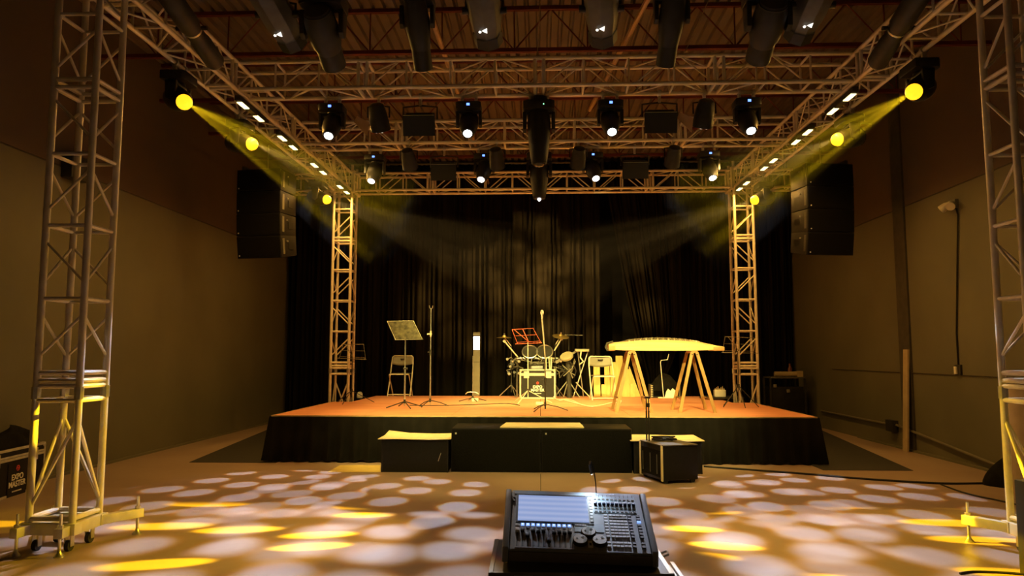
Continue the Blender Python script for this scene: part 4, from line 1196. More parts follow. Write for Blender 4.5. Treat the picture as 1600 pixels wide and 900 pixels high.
# percussion pads on a leaning stand, right of the drums
ky = DY - 0.25
b = on_y(888, 612, ky)
t = thing('percussion_stand', 'cluttered stand with pale round pad and cables right of the drums', 'percussion stand', (b.x, ky, 0), 0)
off = Vector((b.x, ky, 0))
c = on_y(885, 556, ky) - off
MB().lathe(c, (-0.3, -0.55, 0.8), [(0.13, -0.04), (0.135, 0.0), (0.12, 0.015)], 20).build('pale_pad', mat('olive_pad', (0.30, 0.27, 0.16), 0.6), t)
MB().prism([c + Vector((-0.22, 0.02, -0.10)), c + Vector((0.26, 0.02, 0.14)), c + Vector((0.24, 0.02, 0.09)), c + Vector((-0.2, 0.02, -0.16))], (0, 0.10, 0)).build('pad_bar', M_GREYP, t, smooth=False)
for k in range(22):
    p = c + Vector((rn.uniform(-0.26, 0.22), rn.uniform(-0.1, 0.1), rn.uniform(-0.28, -0.05)))
    q = c + Vector((rn.uniform(-0.22, 0.2), rn.uniform(-0.1, 0.1), rn.uniform(-0.5, -0.2)))
    MB().tube([p, (p + q) / 2 + Vector((0.05, 0, 0)), q], 0.010, 6).build('hardware', M_DARK if k % 3 else M_GREYP, t)
MB().cyl((0.02, 0, Z), (0.0, 0, c.z - 0.02), 0.05, n=12).build('column', M_DARK, t)
for sx in (-0.28, -0.1, 0.22):
    MB().tube([(0, 0, Z + 0.35), (sx, -0.1, Z + 0.01)], 0.011, 6).build('leg', M_GREYP, t)
b = on_y(908, 612, ky + 0.1)
t = thing('module_stand', 'crossed leg stand holding a flat dark module left of the second chair', 'stand', (b.x, ky + 0.1, 0), 0)
off = Vector((b.x, ky + 0.1, 0))
c = on_y(909, 549, ky + 0.1) - off
MB().box((c.x - 0.14, -0.14, c.z - 0.01), (c.x + 0.14, 0.14, c.z + 0.05)).build('module', M_GREYH, t, 0.006)
MB().box((c.x - 0.13, -0.146, c.z + 0.0), (c.x + 0.13, -0.140, c.z + 0.035)).build('module_face', M_FLAP, t, smooth=False)
rod(t, 'leg', (c.x + 0.12, 0, c.z - 0.01), (-0.16, -0.05, Z + 0.01), 0.011, M_STEEL)
rod(t, 'leg', (c.x - 0.08, 0, c.z - 0.01), (0.05, 0.05, Z + 0.01), 0.011, M_STEEL)
rod(t, 'leg', (-0.1, 0, Z + 0.3), (0.17, -0.02, Z + 0.01), 0.011, M_CREAM)
MB().tube([c + Vector((-0.02, -0.15, 0)), c + Vector((-0.04, -0.16, -0.12)), c + Vector((0.02, -0.16, -0.2)), c + Vector((-0.06, -0.16, -0.26))], 0.016, 6).build('hanging_cable', M_CREAM, t)

# cords on the stage
def cord(label, pts, r, m, z, px=True, cat='cable', group=None):
    P = []
    for p in pts:
        q = on_z(p[0], p[1], z); P.append(Vector((q.x, q.y, z + r + (p[2] if len(p) > 2 else 0))))
    # smooth with Catmull-Rom
    S = []
    for i in range(len(P) - 1):
        a, b, c, d = P[max(i - 1, 0)], P[i], P[i + 1], P[min(i + 2, len(P) - 1)]
        for k in range(6):
            u = k / 6
            S.append(0.5 * ((2 * b) + (c - a) * u + (2 * a - 5 * b + 4 * c - d) * u * u + (3 * b - a - 3 * c + d) * u ** 3))
    S.append(P[-1])
    return tag(MB().tube(S, r, 6).build('cable', m), label, cat, group)


cord('white cable looping across the stage below the second chair', [(878, 625), (900, 631), (922, 636), (940, 634), (958, 630), (968, 631), (970, 627), (963, 625)], 0.011, M_CORDW, Z)
cord('white cable bundle hanging beside the logo case on the stage floor', [(866, 623), (874, 626), (884, 625), (895, 627), (905, 632)], 0.011, M_CORDW, Z)
cord('thin dark cable lying on the stage between the stands', [(640, 634), (690, 634), (735, 633), (790, 631), (812, 634)], 0.007, M_DARK, Z)
cb = on_z(843, 633, Z)
tag(MB().cbox((cb.x, cb.y, Z + 0.028), (0.12, 0.10, 0.055)).build('socket_block', M_CREAM, None, 0.008), 'small cream socket block on the stage in front of the logo case', 'socket block')
#PART4

# ------------------------------------------------------------------ zither (guzheng) on two trestles
GY = 11.15
gl, gr = on_y(950, 545, GY), on_y(1127, 547, GY)
gt = on_y(1035, 531, GY).z; gb = on_y(1035, 548, GY).z
t = thing('guzheng', 'long pale wooden zither with arched top lying on two trestles', 'zither', ((gl.x + gr.x) / 2, GY, gb))
L = gr.x - gl.x; Wd = 0.34; hh = gt - gb


def arch(u):  # top profile along its length
    return hh * (0.50 + 0.50 * math.sin(math.pi * min(1, max(0, u * 0.92 + 0.10))) ** 0.8) * (1.0 if u < 0.85 else 1.0 - (u - 0.85) * 1.2)


NU = 28
vs = []
for i in range(NU + 1):
    u = i / NU; x = -L / 2 + L * u
    zb_ = 0.02 * (abs(2 * u - 1) ** 3); top = arch(u)
    for (yy, zz) in ((-Wd / 2, zb_), (-Wd / 2, top * 0.72), (-Wd / 4, top * 0.93), (0, top), (Wd / 4, top * 0.93), (Wd / 2, top * 0.72), (Wd / 2, zb_)):
        vs.append((x, yy, zz))
fs = []
for i in range(NU):
    for k in range(7):
        fs.append((i * 7 + k, i * 7 + (k + 1) % 7, (i + 1) * 7 + (k + 1) % 7, (i + 1) * 7 + k))
fs += [tuple(range(6, -1, -1)), tuple(range(NU * 7, NU * 7 + 7))]
MB().add(vs, fs).build('soundboard', M_SOUND, t)
MB().box((-L / 2 - 0.012, -Wd / 2 - 0.005, 0.0), (-L / 2 + 0.10, Wd / 2 + 0.005, arch(0.03) * 0.93)).build('head_end', M_WOOD, t, 0.02)
MB().box((L / 2 - 0.16, -Wd / 2 - 0.005, 0.0), (L / 2 + 0.01, Wd / 2 + 0.005, arch(0.97) * 0.80)).build('tail_end', M_WOOD, t, 0.015)
MB().tube([(-L / 2 - 0.018, -Wd / 2 - 0.01, 0.0), (-L / 2 - 0.05, -Wd / 2 - 0.01, 0.05), (-L / 2 - 0.03, -Wd / 2 - 0.01, 0.11), (-L / 2 + 0.06, -Wd / 2 - 0.01, 0.135)], 0.016, 6).build('head_scroll', M_TRIM, t)
for k in range(13):
    u = 0.18 + 0.62 * k / 12; yy = -0.12 + 0.24 * k / 12
    zz = arch(u) * (0.95 - 0.2 * (abs(yy) / 0.17) ** 2)
    MB().prism([(-L / 2 + L * u - 0.012, yy - 0.006, zz), (-L / 2 + L * u + 0.012, yy - 0.006, zz), (-L / 2 + L * u, yy - 0.003, zz + 0.045)], (0, 0.010, 0)).build('bridge', M_CREAM, t, smooth=False)
    MB().tube([(-L / 2 + 0.08, yy, arch(0.05) * 0.9), (-L / 2 + L * u, yy, zz + 0.046), (L / 2 - 0.12, yy, arch(0.93) * 0.86)], 0.0015, 4).build('string', M_STEEL, t)
for k in range(2):
    xc = on_y((985, 1081)[k], 552, GY).x
    t2 = thing('trestle', ('wooden A-frame trestle under the left end of the zither', 'wooden A-frame trestle under the right end of the zither')[k], 'trestle', (xc, GY, Z), 0, 'zither trestles')
    ht = gb - Z - 0.002
    MB().box((-0.05, -Wd / 2 - 0.02, ht - 0.035), (0.05, Wd / 2 + 0.02, ht)).build('top_bar', M_PINE, t2, 0.004)
    for sy in (-1, 1):
        for sx in (-1, 1):
            y0 = sy * (Wd / 2 - 0.0); yb2 = sy * (Wd / 2 + 0.13)
            top = Vector((sx * 0.035, y0, ht - 0.02)); bot = Vector((sx * 0.255, yb2, 0.0))
            MB().prism([top + Vector((-0.024, 0, 0)), top + Vector((0.024, 0, 0)), bot + Vector((0.024, 0, 0)), bot + Vector((-0.024, 0, 0))], (0, sy * 0.028, 0)).build('leg', M_PINE, t2, 0.002, smooth=False)
            MB().cyl((sx * 0.035, y0 + sy * 0.028, ht - 0.055), (sx * 0.035, y0 + sy * 0.036, ht - 0.055), 0.011, n=8).build('bolt', M_DARK, t2)
    for sx in (-1, 1):
        rod(t2, 'stretcher', (sx * 0.20, -Wd / 2 - 0.09, ht * 0.22), (sx * 0.20, Wd / 2 + 0.09, ht * 0.22), 0.012, M_PINE, 6)

# upright boards leaning at the back of the stage behind the second chair
BY = 14.92
bl = [(928, 938, 571, 0.00, 'narrow yellow wooden board, leftmost of the upright boards behind the second chair'),
      (940, 947, 601, -0.05, 'short wooden offcut standing among the upright boards'),
      (945, 953, 567, 0.02, 'pale wooden board third from the left among the upright boards'),
      (954, 963, 566, 0.03, 'pale wooden board just right of the second chair seat'),
      (963, 974, 556, 0.05, 'tall yellow wooden board in the middle of the upright boards'),
      (972, 984, 577, -0.04, 'broad yellow wooden board under the left trestle top'),
      (985, 992, 600, -0.06, 'short brown wooden offcut, rightmost of the upright boards')]
for xa, xb, yt, dy, lab in bl:
    a, b = on_y(xa, 619, BY + dy), on_y(xb, yt, BY + dy)
    o = MB().prism([(0, 0, 0), (b.x - a.x, 0, 0), (b.x - a.x - 0.004, 0.10, b.z - Z), (0.006, 0.10, b.z - Z)], (0, 0.035, 0)).build('wooden_board', M_BOARDY, None, 0.003, smooth=False, loc=(a.x, BY + dy, Z))
    tag(o, lab, 'board', 'upright boards at the back of the stage')
a = on_y(984, 619, BY - 0.02); b = on_y(1001, 572, BY - 0.02)
o = MB().prism([(-0.06, 0, 0), (b.x - a.x, 0, 0), (0.02, 0.08, b.z - Z)], (0, 0.03, 0)).build('leaning_plank', M_BOARDY, None, 0.003, smooth=False, loc=(a.x, BY + 0.05, Z))
tag(o, 'wedge shaped yellow panel leaning right of the upright boards', 'board')

# crate with cloth, papers and the crooked stick behind the zither
a, b = on_y(1018, 618, 14.6), on_y(1062, 601, 14.6)
t = thing('open_crate', 'open wire edged crate at the back of the stage, between the trestles', 'crate', ((a.x + b.x) / 2, 14.6, Z))
w = (b.x - a.x) / 2; hc = b.z - Z
MB().box((-w, 0, 0), (w, 0.34, 0.012)).build('bottom', M_DARK, t)
for sx in (-1, 1):
    MB().box((sx * w - 0.008, 0, 0), (sx * w + 0.008, 0.34, hc)).build('side_panel', M_GREYP, t, smooth=False)
MB().box((-w, 0.33, 0), (w, 0.345, hc)).build('rear_panel', M_DARK, t, smooth=False)
for k in range(7):
    MB().box((-w - 0.014, -0.006, 0.02 + k * hc / 7.4), (-w + 0.03, 0.004, 0.034 + k * hc / 7.4)).build('side_slat', M_CREAM, t, smooth=False)
cb = Vector(((a.x + b.x) / 2 - 0.02, 14.74, Z + hc * 0.55))


def lump(u, v):
    an = u * 2 * math.pi; z = v
    r = (1 - z ** 2.2) ** 0.5 if z < 1 else 0
    r *= 1 + 0.18 * math.sin(3 * an + 1) + 0.12 * math.sin(7 * an + 5 * z)
    return (cb.x + w * 0.88 * r * math.cos(an), cb.y + 0.13 * r * math.sin(an), cb.z + (0.30 + 0.05 * math.sin(2 * an)) * z)


tag(MB().grid(lump, 28, 8).build('black_bag', M_CLOTH), 'crumpled black bag heaped in the open crate', 'bag')
pa = on_y(1046, 612, 14.55)
o = MB().prism([(-0.10, 0, 0), (0.11, 0, 0), (0.12, 0.03, 0.12), (0.06, 0.03, 0.17), (0.02, 0.03, 0.12), (-0.03, 0.03, 0.16), (-0.07, 0.03, 0.10)], (0, 0.008, 0)).build('white_papers', M_PRINT, None, 0, smooth=False, loc=(pa.x, 14.50, Z + 0.02))
tag(o, 'torn white paper sheets propped in front of the open crate', 'papers')
o = MB().box((-0.20, 0, 0), (0.20, 0.10, 0.02)).build('white_tray', M_WHITE, None, 0.004, loc=(pa.x - 0.03, 14.44, Z))
tag(o, 'flat white tray on the stage floor below the papers', 'tray')
b0, b1, b2, b3 = [on_y(x_, y_, 14.3) for x_, y_ in ((1037, 617), (1032, 566), (1033, 563), (1043, 562))]
b4 = on_y(1045, 553, 14.3)
o = MB().tube([(b0.x, b0.y, Z), b1, b2, b3, b4], 0.008, 6).build('crooked_stick', M_WHITE)
tag(o, 'thin white crooked rod standing in front of the tied curtain', 'rod')
# tray with a white spiky box
a, b = on_y(1116, 618, 14.2), on_y(1133, 609, 14.2)
z1 = Z
tr = MB().lathe((0, 0, 0), (0, 0, 1), [(0.38, 0.0), (0.42, 0.03), (0.40, 0.045), (0.2, 0.045)], 28).build('round_tray', M_DARK, None, loc=((a.x + b.x) / 2 + 0.05, 14.25, z1))
tag(tr, 'flat dark round tray at the back right of the stage', 'tray')
t = thing('white_box', 'white box with short spikes on the round tray, right of the zither', 'box', ((a.x + b.x) / 2, 14.2, Z + 0.046))
w = (b.x - a.x) / 2; hc = 0.13
MB().box((-w, -0.06, 0), (w, 0.06, hc)).build('box_body', M_WHITE, t, 0.008)
for k in range(7):
    MB().cyl((-w + 0.02 + k * (2 * w - 0.04) / 6, 0, hc), (-w + 0.02 + k * (2 * w - 0.04) / 6, 0, hc + 0.03 + 0.02 * (k % 3)), 0.009, 0.003, n=6).build('spike', M_BOARD, t)

# ------------------------------------------------------------------ equipment cart beside the stage, right
cy_ = 15.3
a, b = on_y(1204, 589, cy_), on_y(1260, 640, cy_)
t = thing('equipment_cart', 'dark equipment cart in the shadow right of the stage', 'cart', ((a.x + b.x) / 2, cy_, 0))
w = (b.x - a.x) / 2; zt = a.z
MB().box((-w, 0, zt - 0.03), (w, 0.5, zt)).build('top_shelf', M_GREYH, t, 0.004)
MB().box((-w, 0, 0.12), (w, 0.5, 0.15)).build('lower_shelf', M_DARK, t, 0.004)
for sx in (-1, 1):
    for yy in (0.03, 0.47):
        MB().box((sx * w - 0.02, yy - 0.02, 0.05), (sx * w + 0.02, yy + 0.02, zt - 0.03)).build('post', M_DARK, t, smooth=False)
        MB().cyl((sx * w - 0.015, yy, 0.03), (sx * w + 0.015, yy, 0.03), 0.03, n=10).build('wheel', M_RUBBER, t)
MB().box((-w + 0.03, 0.03, 0.152), (w - 0.03, 0.46, zt - 0.20)).build('black_drawer', M_BLACK, t, 0.006)
for px, py in ((1211, 603), (1232, 611)):
    q = on_y(px, py, cy_) - Vector(((a.x + b.x) / 2, cy_, 0))
    MB().cbox((q.x, 0.01, q.z), (0.07, 0.03, 0.07)).build('latch', M_STEEL, t, 0.01)
q = on_y(1231, 582, cy_)
o = MB().cyl((-0.22, 0, 0.055), (0.22, 0, 0.055), 0.055, n=16).build('paper_roll', M_ROLL, None, loc=(q.x, cy_ + 0.16, zt))
tag(o, 'cream roll lying on top of the equipment cart', 'roll')
q = on_y(1255, 585, cy_)
tag(MB().box((-0.06, -0.05, 0), (0.06, 0.05, 0.12)).build('small_box', M_ROLL, None, 0.004, loc=(q.x - 0.02, cy_ + 0.16, zt)), 'small tan box at the right end of the equipment cart', 'box')
q = on_y(1243, 565, cy_)
tag(MB().lathe((0, 0, 0), (0, 0, 1), [(0.045, 0), (0.045, 0.16), (0.018, 0.22), (0.018, 0.27)], 12).build('bottle', mat('brown_red_bottle', (0.16, 0.05, 0.03), 0.3), None, loc=(q.x, cy_ + 0.36, zt)), 'dark red bottle at the back of the equipment cart', 'bottle')

# ------------------------------------------------------------------ flat charcoal patches on the floor either side of the stage
P = [on_z(300, 722, 0), on_z(408, 724, 0), on_z(432, 662, 0), on_z(418, 668, 0)]
o = MB().prism([(-4.80, 9.98, 0.001), (-3.60, 9.98, 0.001), (-3.60, 16.2, 0.001), (-5.60, 16.2, 0.001)], (0, 0, 0.004)).build('floor_surface', M_PATCH, None, smooth=False)
tag(o, 'flat charcoal patch on the floor along the left side of the stage', 'mat', 'floor patches')
o = MB().prism([(3.60, 9.62, 0.001), (4.72, 9.62, 0.001), (5.50, 14.8, 0.001), (5.55, 16.2, 0.001), (3.60, 16.2, 0.001)], (0, 0, 0.004)).build('floor_surface', M_PATCH, None, smooth=False)
tag(o, 'flat charcoal patch on the floor along the right side of the stage', 'mat', 'floor patches')
o = MB().prism([on_z(x_, y_, 0.001) for x_, y_ in ((512, 738), (594, 738), (594, 727), (532, 727))], (0, 0, 0.004)).build('floor_sheet', mat('yellow_sheet', (0.62, 0.47, 0.14), 0.6, var=0.1), None, smooth=False)
tag(o, 'yellow sheet on the floor left of the left step box', 'sheet')

# ------------------------------------------------------------------ side wall fittings
XWR = WALL_R - 0.001
p0, p1 = on_x(1411, 210, WALL_R), on_x(1411, 705, WALL_R)
ya, yb2 = on_x(1403, 450, WALL_R).y, on_x(1420, 450, WALL_R).y
tag(MB().box((WALL_R - 0.03, min(ya, yb2), 0), (WALL_R - 0.0, max(ya, yb2), DECK_Z)).build('wall_column', M_TRIM, None, smooth=False), 'dark vertical steel column strip on the right wall', 'column')
p0, p1 = on_x(1424, 707, WALL_R), on_x(1424, 546, WALL_R)
d = abs(on_x(1419, 640, WALL_R).y - on_x(1431, 640, WALL_R).y)
tag(MB().prism([(WALL_R - 0.14, p0.y - 0.02, 0), (WALL_R - 0.14, p0.y - 0.02 - 0.14, 0), (WALL_R - 0.06, p0.y - 0.16, p1.z), (WALL_R - 0.06, p0.y - 0.02, p1.z)], (0.03, 0, 0)).build('leaning_board', M_ROLL, None, 0.003, smooth=False), 'tall pale board leaning upright against the right wall', 'board')
hs = on_x(1480, 320, WALL_R - 0.12)
t = thing('wall_lamp', 'small twin head wall lamp high on the right wall', 'wall lamp', (WALL_R, hs.y, hs.z))
MB().box((-0.05, -0.06, -0.05), (0, 0.06, 0.07)).build('wall_box', M_GREYP, t, 0.006)
for sy in (-1, 1):
    MB().lathe((-0.10, sy * 0.06, 0.0), (-0.5, sy * 0.6, -0.55), [(0.025, -0.05), (0.05, 0.0), (0.062, 0.08), (0.058, 0.085)], 12).tube([(-0.03, 0, 0), (-0.10, sy * 0.06, 0)], 0.012, 6).build('lamp_head', M_CREAM, t)
e0 = on_x(1497, 578, WALL_R - 0.02)
tag(MB().tube([(WALL_R - 0.02, hs.y - 0.02, hs.z - 0.05), (WALL_R - 0.02, hs.y - 0.06, hs.z - 0.15), (WALL_R - 0.015, e0.y, e0.z + 0.5), (WALL_R - 0.015, e0.y, e0.z + 0.05)], 0.011, 6).build('lamp_cable', M_BLACK), 'black cable hanging down the right wall from the twin lamp', 'cable')
t = thing('wall_socket', 'wall socket with white plug at the end of the black cable', 'socket', (WALL_R, e0.y, e0.z))
MB().box((-0.03, -0.07, -0.07), (0, 0.07, 0.07)).build('socket_box', M_DARK, t, 0.005)
MB().box((-0.055, -0.005, -0.055), (-0.03, 0.045, 0.045)).build('plug', M_WHITE, t, 0.005)
# conduits
c0, c1, c2, c3 = on_x(1283, 643, WALL_R - 0.03), on_x(1390, 662, WALL_R - 0.03), on_x(1398, 660, WALL_R - 0.03), on_x(1556, 733, WALL_R - 0.03)
zc = (c0.z + c1.z) / 2
tag(MB().tube([(WALL_R - 0.03, c0.y, zc), (WALL_R - 0.03, c1.y, zc)], 0.02, 8).build('conduit', M_GREYP), 'conduit pipe low on the right wall, far side of the junction box', 'pipe', 'wall conduits')
tag(MB().tube([(WALL_R - 0.03, c2.y, zc + 0.02), (WALL_R - 0.03, c3.y, c3.z * 0.85 + 0.15 * c2.z)], 0.02, 8).build('conduit', M_GREYP), 'conduit pipe low on the right wall, near side of the junction box', 'pipe', 'wall conduits')
tag(MB().box((WALL_R - 0.09, c2.y - 0.06, zc - 0.10), (WALL_R, c1.y + 0.02, zc + 0.08)).build('junction_box', M_DARK, None, 0.005), 'dark junction box between the two wall conduits', 'junction box')
bz = struct(MB().box((WALL_R - 0.05, -2, 0), (WALL_R, c1.y + 1.2, 0.03)).build('baseboard_right', M_WALL, smooth=False))
struct(MB().box((WALL_L, -2, 0), (WALL_L + 0.05, Y_BACK, 0.03)).build('baseboard_left', M_WALL, smooth=False))
wa, wb = on_x(1300, 572, WALL_R - 0.012), on_x(1560, 589, WALL_R - 0.012)
tag(MB().tube([(WALL_R - 0.012, wa.y, wb.z), (WALL_R - 0.012, wb.y - 0.3, wb.z)], 0.006, 5).build('wall_wire', M_TRIM), 'thin dark wire running level along the right wall', 'wire')
q = on_x(110, 262, WALL_L)
tag(MB().box((WALL_L, q.y - 0.18, q.z - 0.16), (WALL_L + 0.14, q.y + 0.18, q.z + 0.14)).build('wall_box', M_DARK, None, 0.01), 'dark box on the left wall behind the near tower', 'box')

# ------------------------------------------------------------------ floor cables
cord('black cable running along the floor from the stage to the right tower', [(1100, 730), (1180, 736), (1250, 741), (1330, 748), (1400, 753), (1480, 757), (1555, 757), (1580, 765)], 0.012, M_RUBBER, 0.0)
cord('thin black cable curving to the right edge of the floor', [(1470, 758), (1510, 772), (1560, 783), (1598, 792)], 0.008, M_RUBBER, 0.0)
cord('thin black cable in the right foreground by the tower foot', [(1500, 898), (1520, 895), (1560, 896), (1600, 899)], 0.008, M_RUBBER, 0.0)
#PART5

# ------------------------------------------------------------------ road case at the left edge, cloth on its lid
A = on_z(68, 760, 0); B = on_z(0, 782, 0)
ex = (A - B).normalized(); th = math.atan2(ex.y, ex.x)
w = 0.55
cz = on_y(68, 690, A.y).z
org = A - ex * w
t = road_case('black road case with EXPO MASTER logo at the left edge, behind the near tower', (org.x, org.y, 0.0), th, w, 0.27, cz, M_ALUB, 0.10, 0.03, 0.135)
cl = Vector((0.10, 0.15, cz))


def heap(u, v):
    an = u * 2 * math.pi
    r = max(0.0, 1 - v ** 3.2)
    r *= 1 + 0.15 * math.sin(2 * an + 0.5) + 0.10 * math.sin(5 * an + 6 * v)
    return (0.40 * r * math.cos(an), 0.10 * r * math.sin(an), 0.002 + 0.20 * v * (1 + 0.22 * math.sin(an * 3 + 1) * (1 - v)) + 0.03 * v * math.cos(an))


m4 = Matrix.Translation(org) @ Matrix.Rotation(th, 4, 'Z') @ Matrix.Translation((0.08, 0.135, cz + 0.001))
hp = MB().grid(heap, 36, 10).build('black_cloth', M_CLOTH)
hp.matrix_world = m4
tag(hp, 'crumpled black cloth heaped on the left road case', 'cloth')

# things behind the right tower
q = on_z(1592, 762, 0)
o = MB().lathe((0, 0, 0), (0, 0, 1), [(0.20, 0), (0.20, 0.02), (0.20, 1.12), (0.18, 1.13)], 20).build('carpet_roll', M_ROLL, None, loc=(4.95, 8.0, 0))
qq = on_y(1594, 640, 8.0); o.location.x = qq.x + 0.10
tag(o, 'upright beige roll behind the right tower', 'roll')


def bag(u, v):
    an = u * 2 * math.pi
    r = max(0.0, 1 - v ** 1.8) * (1 + 0.14 * math.sin(3 * an))
    return (0.34 * r * math.cos(an), 0.26 * r * math.sin(an), 0.42 * v)


qb = on_z(1578, 760, 0)
o = MB().grid(bag, 28, 8).build('black_bag', M_CLOTH, None, loc=(qb.x + 0.12, qb.y, 0))
tag(o, 'black sack slumped on the floor behind the right tower', 'bag')
qd = on_y(1587, 760, 5.2)
road = MB().box((0, 0, 0), (0.5, 0.35, 0.62)).build('dark_crate', M_CASE, None, 0.01, loc=(qd.x - 0.01, 4.85, 0.0))
tag(road, 'dark crate at the right frame edge in front of the tower', 'crate')

# ------------------------------------------------------------------ lighting console on its flight case
ROT = -0.135
fr_l, fr_r = on_y(784, 868, 3.29), on_y(1029, 873, 3.30)
cen = (fr_l + fr_r) / 2
CW = (fr_r - fr_l).length / 2
z_case = cen.z - 0.045
t = thing('lighting_console', 'grey lighting console with lit screen, faders and three round knobs', 'lighting console', (cen.x, cen.y, z_case), math.atan2((fr_r - fr_l).y, (fr_r - fr_l).x))
DEP, ZF_, ZB_ = 0.40, 0.055, 0.235
rise = math.atan2(ZB_ - ZF_, DEP)
t.rotation_euler.y = 0.028; t.location.z += 0.011
# side cheeks and body
for sx in (-1, 1):
    xa = sx * CW
    MB().prism([(xa, 0.0, 0.0), (xa, 0.0, ZF_ + 0.012), (xa, DEP * 0.80, ZB_ - 0.020), (xa, DEP * 0.96, ZB_ + 0.012), (xa, DEP + 0.03, ZB_ - 0.02), (xa, DEP + 0.03, 0.0)], (-sx * 0.028, 0, 0)).build('side_cheek', M_CONS, t, 0.006)
MB().prism([(-CW + 0.028, 0.008, 0.004), (-CW + 0.028, 0.008, ZF_), (-CW + 0.028, DEP, ZB_), (-CW + 0.028, DEP + 0.02, ZB_ - 0.02), (-CW + 0.028, DEP + 0.02, 0.004)], (2 * CW - 0.056, 0, 0)).build('body', M_CONS, t, 0.003, smooth=False)
MB().box((-CW + 0.03, -0.004, 0.006), (CW - 0.03, 0.010, ZF_ - 0.006)).build('front_rail', M_GREYH, t, 0.003)
SL = math.hypot(DEP, ZB_ - ZF_)
pan = bpy.data.objects.new('control_panel', MB().box((-CW + 0.032, 0.0, 0.0), (CW - 0.032, SL, 0.003)).mesh('control_panel', M_CONS, 0.0, False)); COL.objects.link(pan)
pan.parent = t; pan.location = (0, 0.008, ZF_); pan.rotation_euler = (rise, 0, 0)


# panel coordinates: u across 0..1, v up the slope 0..1
def pu(u): return -CW + 0.032 + (2 * CW - 0.064) * u
def pv_(v): return SL * v


def pbox(name, u0, u1, v0, v1, z, m, bev=0.0, par=pan):
    return MB().box((pu(u0), pv_(v0), 0.003), (pu(u1), pv_(v1), 0.003 + z)).build(name, m, par, bev, smooth=False)


def screen_mat():
    m = bpy.data.materials.new('console_screen'); m.use_nodes = True
    nt = m.node_tree; b = nt.nodes['Principled BSDF']
    tc = nt.nodes.new('ShaderNodeTexCoord'); sp = nt.nodes.new('ShaderNodeSeparateXYZ'); nt.links.new(tc.outputs['Generated'], sp.inputs[0])
    w = nt.nodes.new('ShaderNodeTexWave'); w.wave_type = 'BANDS'; w.bands_direction = 'Y'; w.inputs['Scale'].default_value = 1.6; w.inputs['Distortion'].default_value = 0.4
    nt.links.new(tc.outputs['Generated'], w.inputs['Vector'])
    cr = nt.nodes.new('ShaderNodeValToRGB')
    cr.color_ramp.elements[0].color = (0.30, 0.40, 0.72, 1); cr.color_ramp.elements[1].color = (0.42, 0.50, 0.78, 1)
    nt.links.new(w.outputs['Fac'], cr.inputs['Fac'])
    nt.links.new(cr.outputs['Color'], b.inputs['Emission Color']); b.inputs['Emission Strength'].default_value = 0.85
    b.inputs['Base Color'].default_value = (0.02, 0.02, 0.03, 1); b.inputs['Roughness'].default_value = 0.15
    return m


pbox('blue_panel', 0.02, 0.66, 0.93, 0.99, 0.002, M_CONSB)
bz = pbox('screen_bezel', 0.035, 0.62, 0.42, 0.915, 0.004, M_BLACK)
MB().box((pu(0.05), pv_(0.445), 0.007), (pu(0.585), pv_(0.895), 0.0085)).build('screen', screen_mat(), bz, smooth=False, label='lit blue-white screen')
for k in range(8):
    pbox('soft_key', 0.597, 0.618, 0.46 + k * 0.055, 0.50 + k * 0.055, 0.006, M_KEY)
pbox('blue_panel', 0.63, 0.96, 0.63, 0.93, 0.002, M_CONSB)
pbox('blue_panel', 0.47, 0.69, 0.30, 0.43, 0.002, M_CONSB)
for k in range(2):
    pbox('round_key', 0.008, 0.024, 0.78 + k * 0.07, 0.81 + k * 0.07, 0.006, M_KEYD)
# ten playback faders with blue lit buttons
pbox('fader_panel', 0.035, 0.46, 0.02, 0.40, 0.0015, mat('fader_panel', (0.30, 0.29, 0.29), 0.45, var=0.1, scale=15))
M_BLUEKEY = mat('blue_key', (0.1, 0.15, 0.5), 0.4, emit=(0.25, 0.45, 1.0), estr=1.1)
M_WHITEKEY = mat('white_key_lit', (0.8, 0.85, 0.9), 0.4, emit=(0.75, 0.85, 1.0), estr=1.6)
knobv = [0.34, 0.30, 0.20, 0.33, 0.27, 0.33, 0.13, 0.26, 0.27, 0.26, 0.27]
for k in range(11):
    u = 0.05 + k * 0.0385
    if k > 0:
        bk_ = pbox('lit_button', u - 0.013, u + 0.013, 0.365, 0.405, 0.004, M_BLUEKEY)
        MB().box((pu(u - 0.005), pv_(0.38), 0.007), (pu(u + 0.005), pv_(0.393), 0.0085)).build('button_light', M_WHITEKEY, bk_, smooth=False)
        pbox('flash_button', u - 0.010, u + 0.010, 0.325, 0.345, 0.004, M_KEYD)
    pbox('fader_slot', u - 0.004, u + 0.004, 0.04, 0.31, 0.002, M_BLACK)
    pbox('fader_scale', u + 0.007, u + 0.012, 0.05, 0.29, 0.0025, M_GREYP)
    v = knobv[k] if knobv[k] < 0.30 else 0.28
    MB().box((pu(u) - 0.009, pv_(v) - 0.011, 0.004), (pu(u) + 0.009, pv_(v) + 0.011, 0.016)).build('fader_knob', M_BLACK if k else M_KEY, pan, 0.003)
pbox('master_plate', 0.035, 0.068, 0.365, 0.395, 0.003, M_KEY)
pbox('name_plate', 0.475, 0.565, 0.385, 0.425, 0.003, M_KEYD)
for k in range(7):
    pbox('plate_mark', 0.48 + k * 0.0115, 0.488 + k * 0.0115, 0.397, 0.413, 0.004, M_KEY)
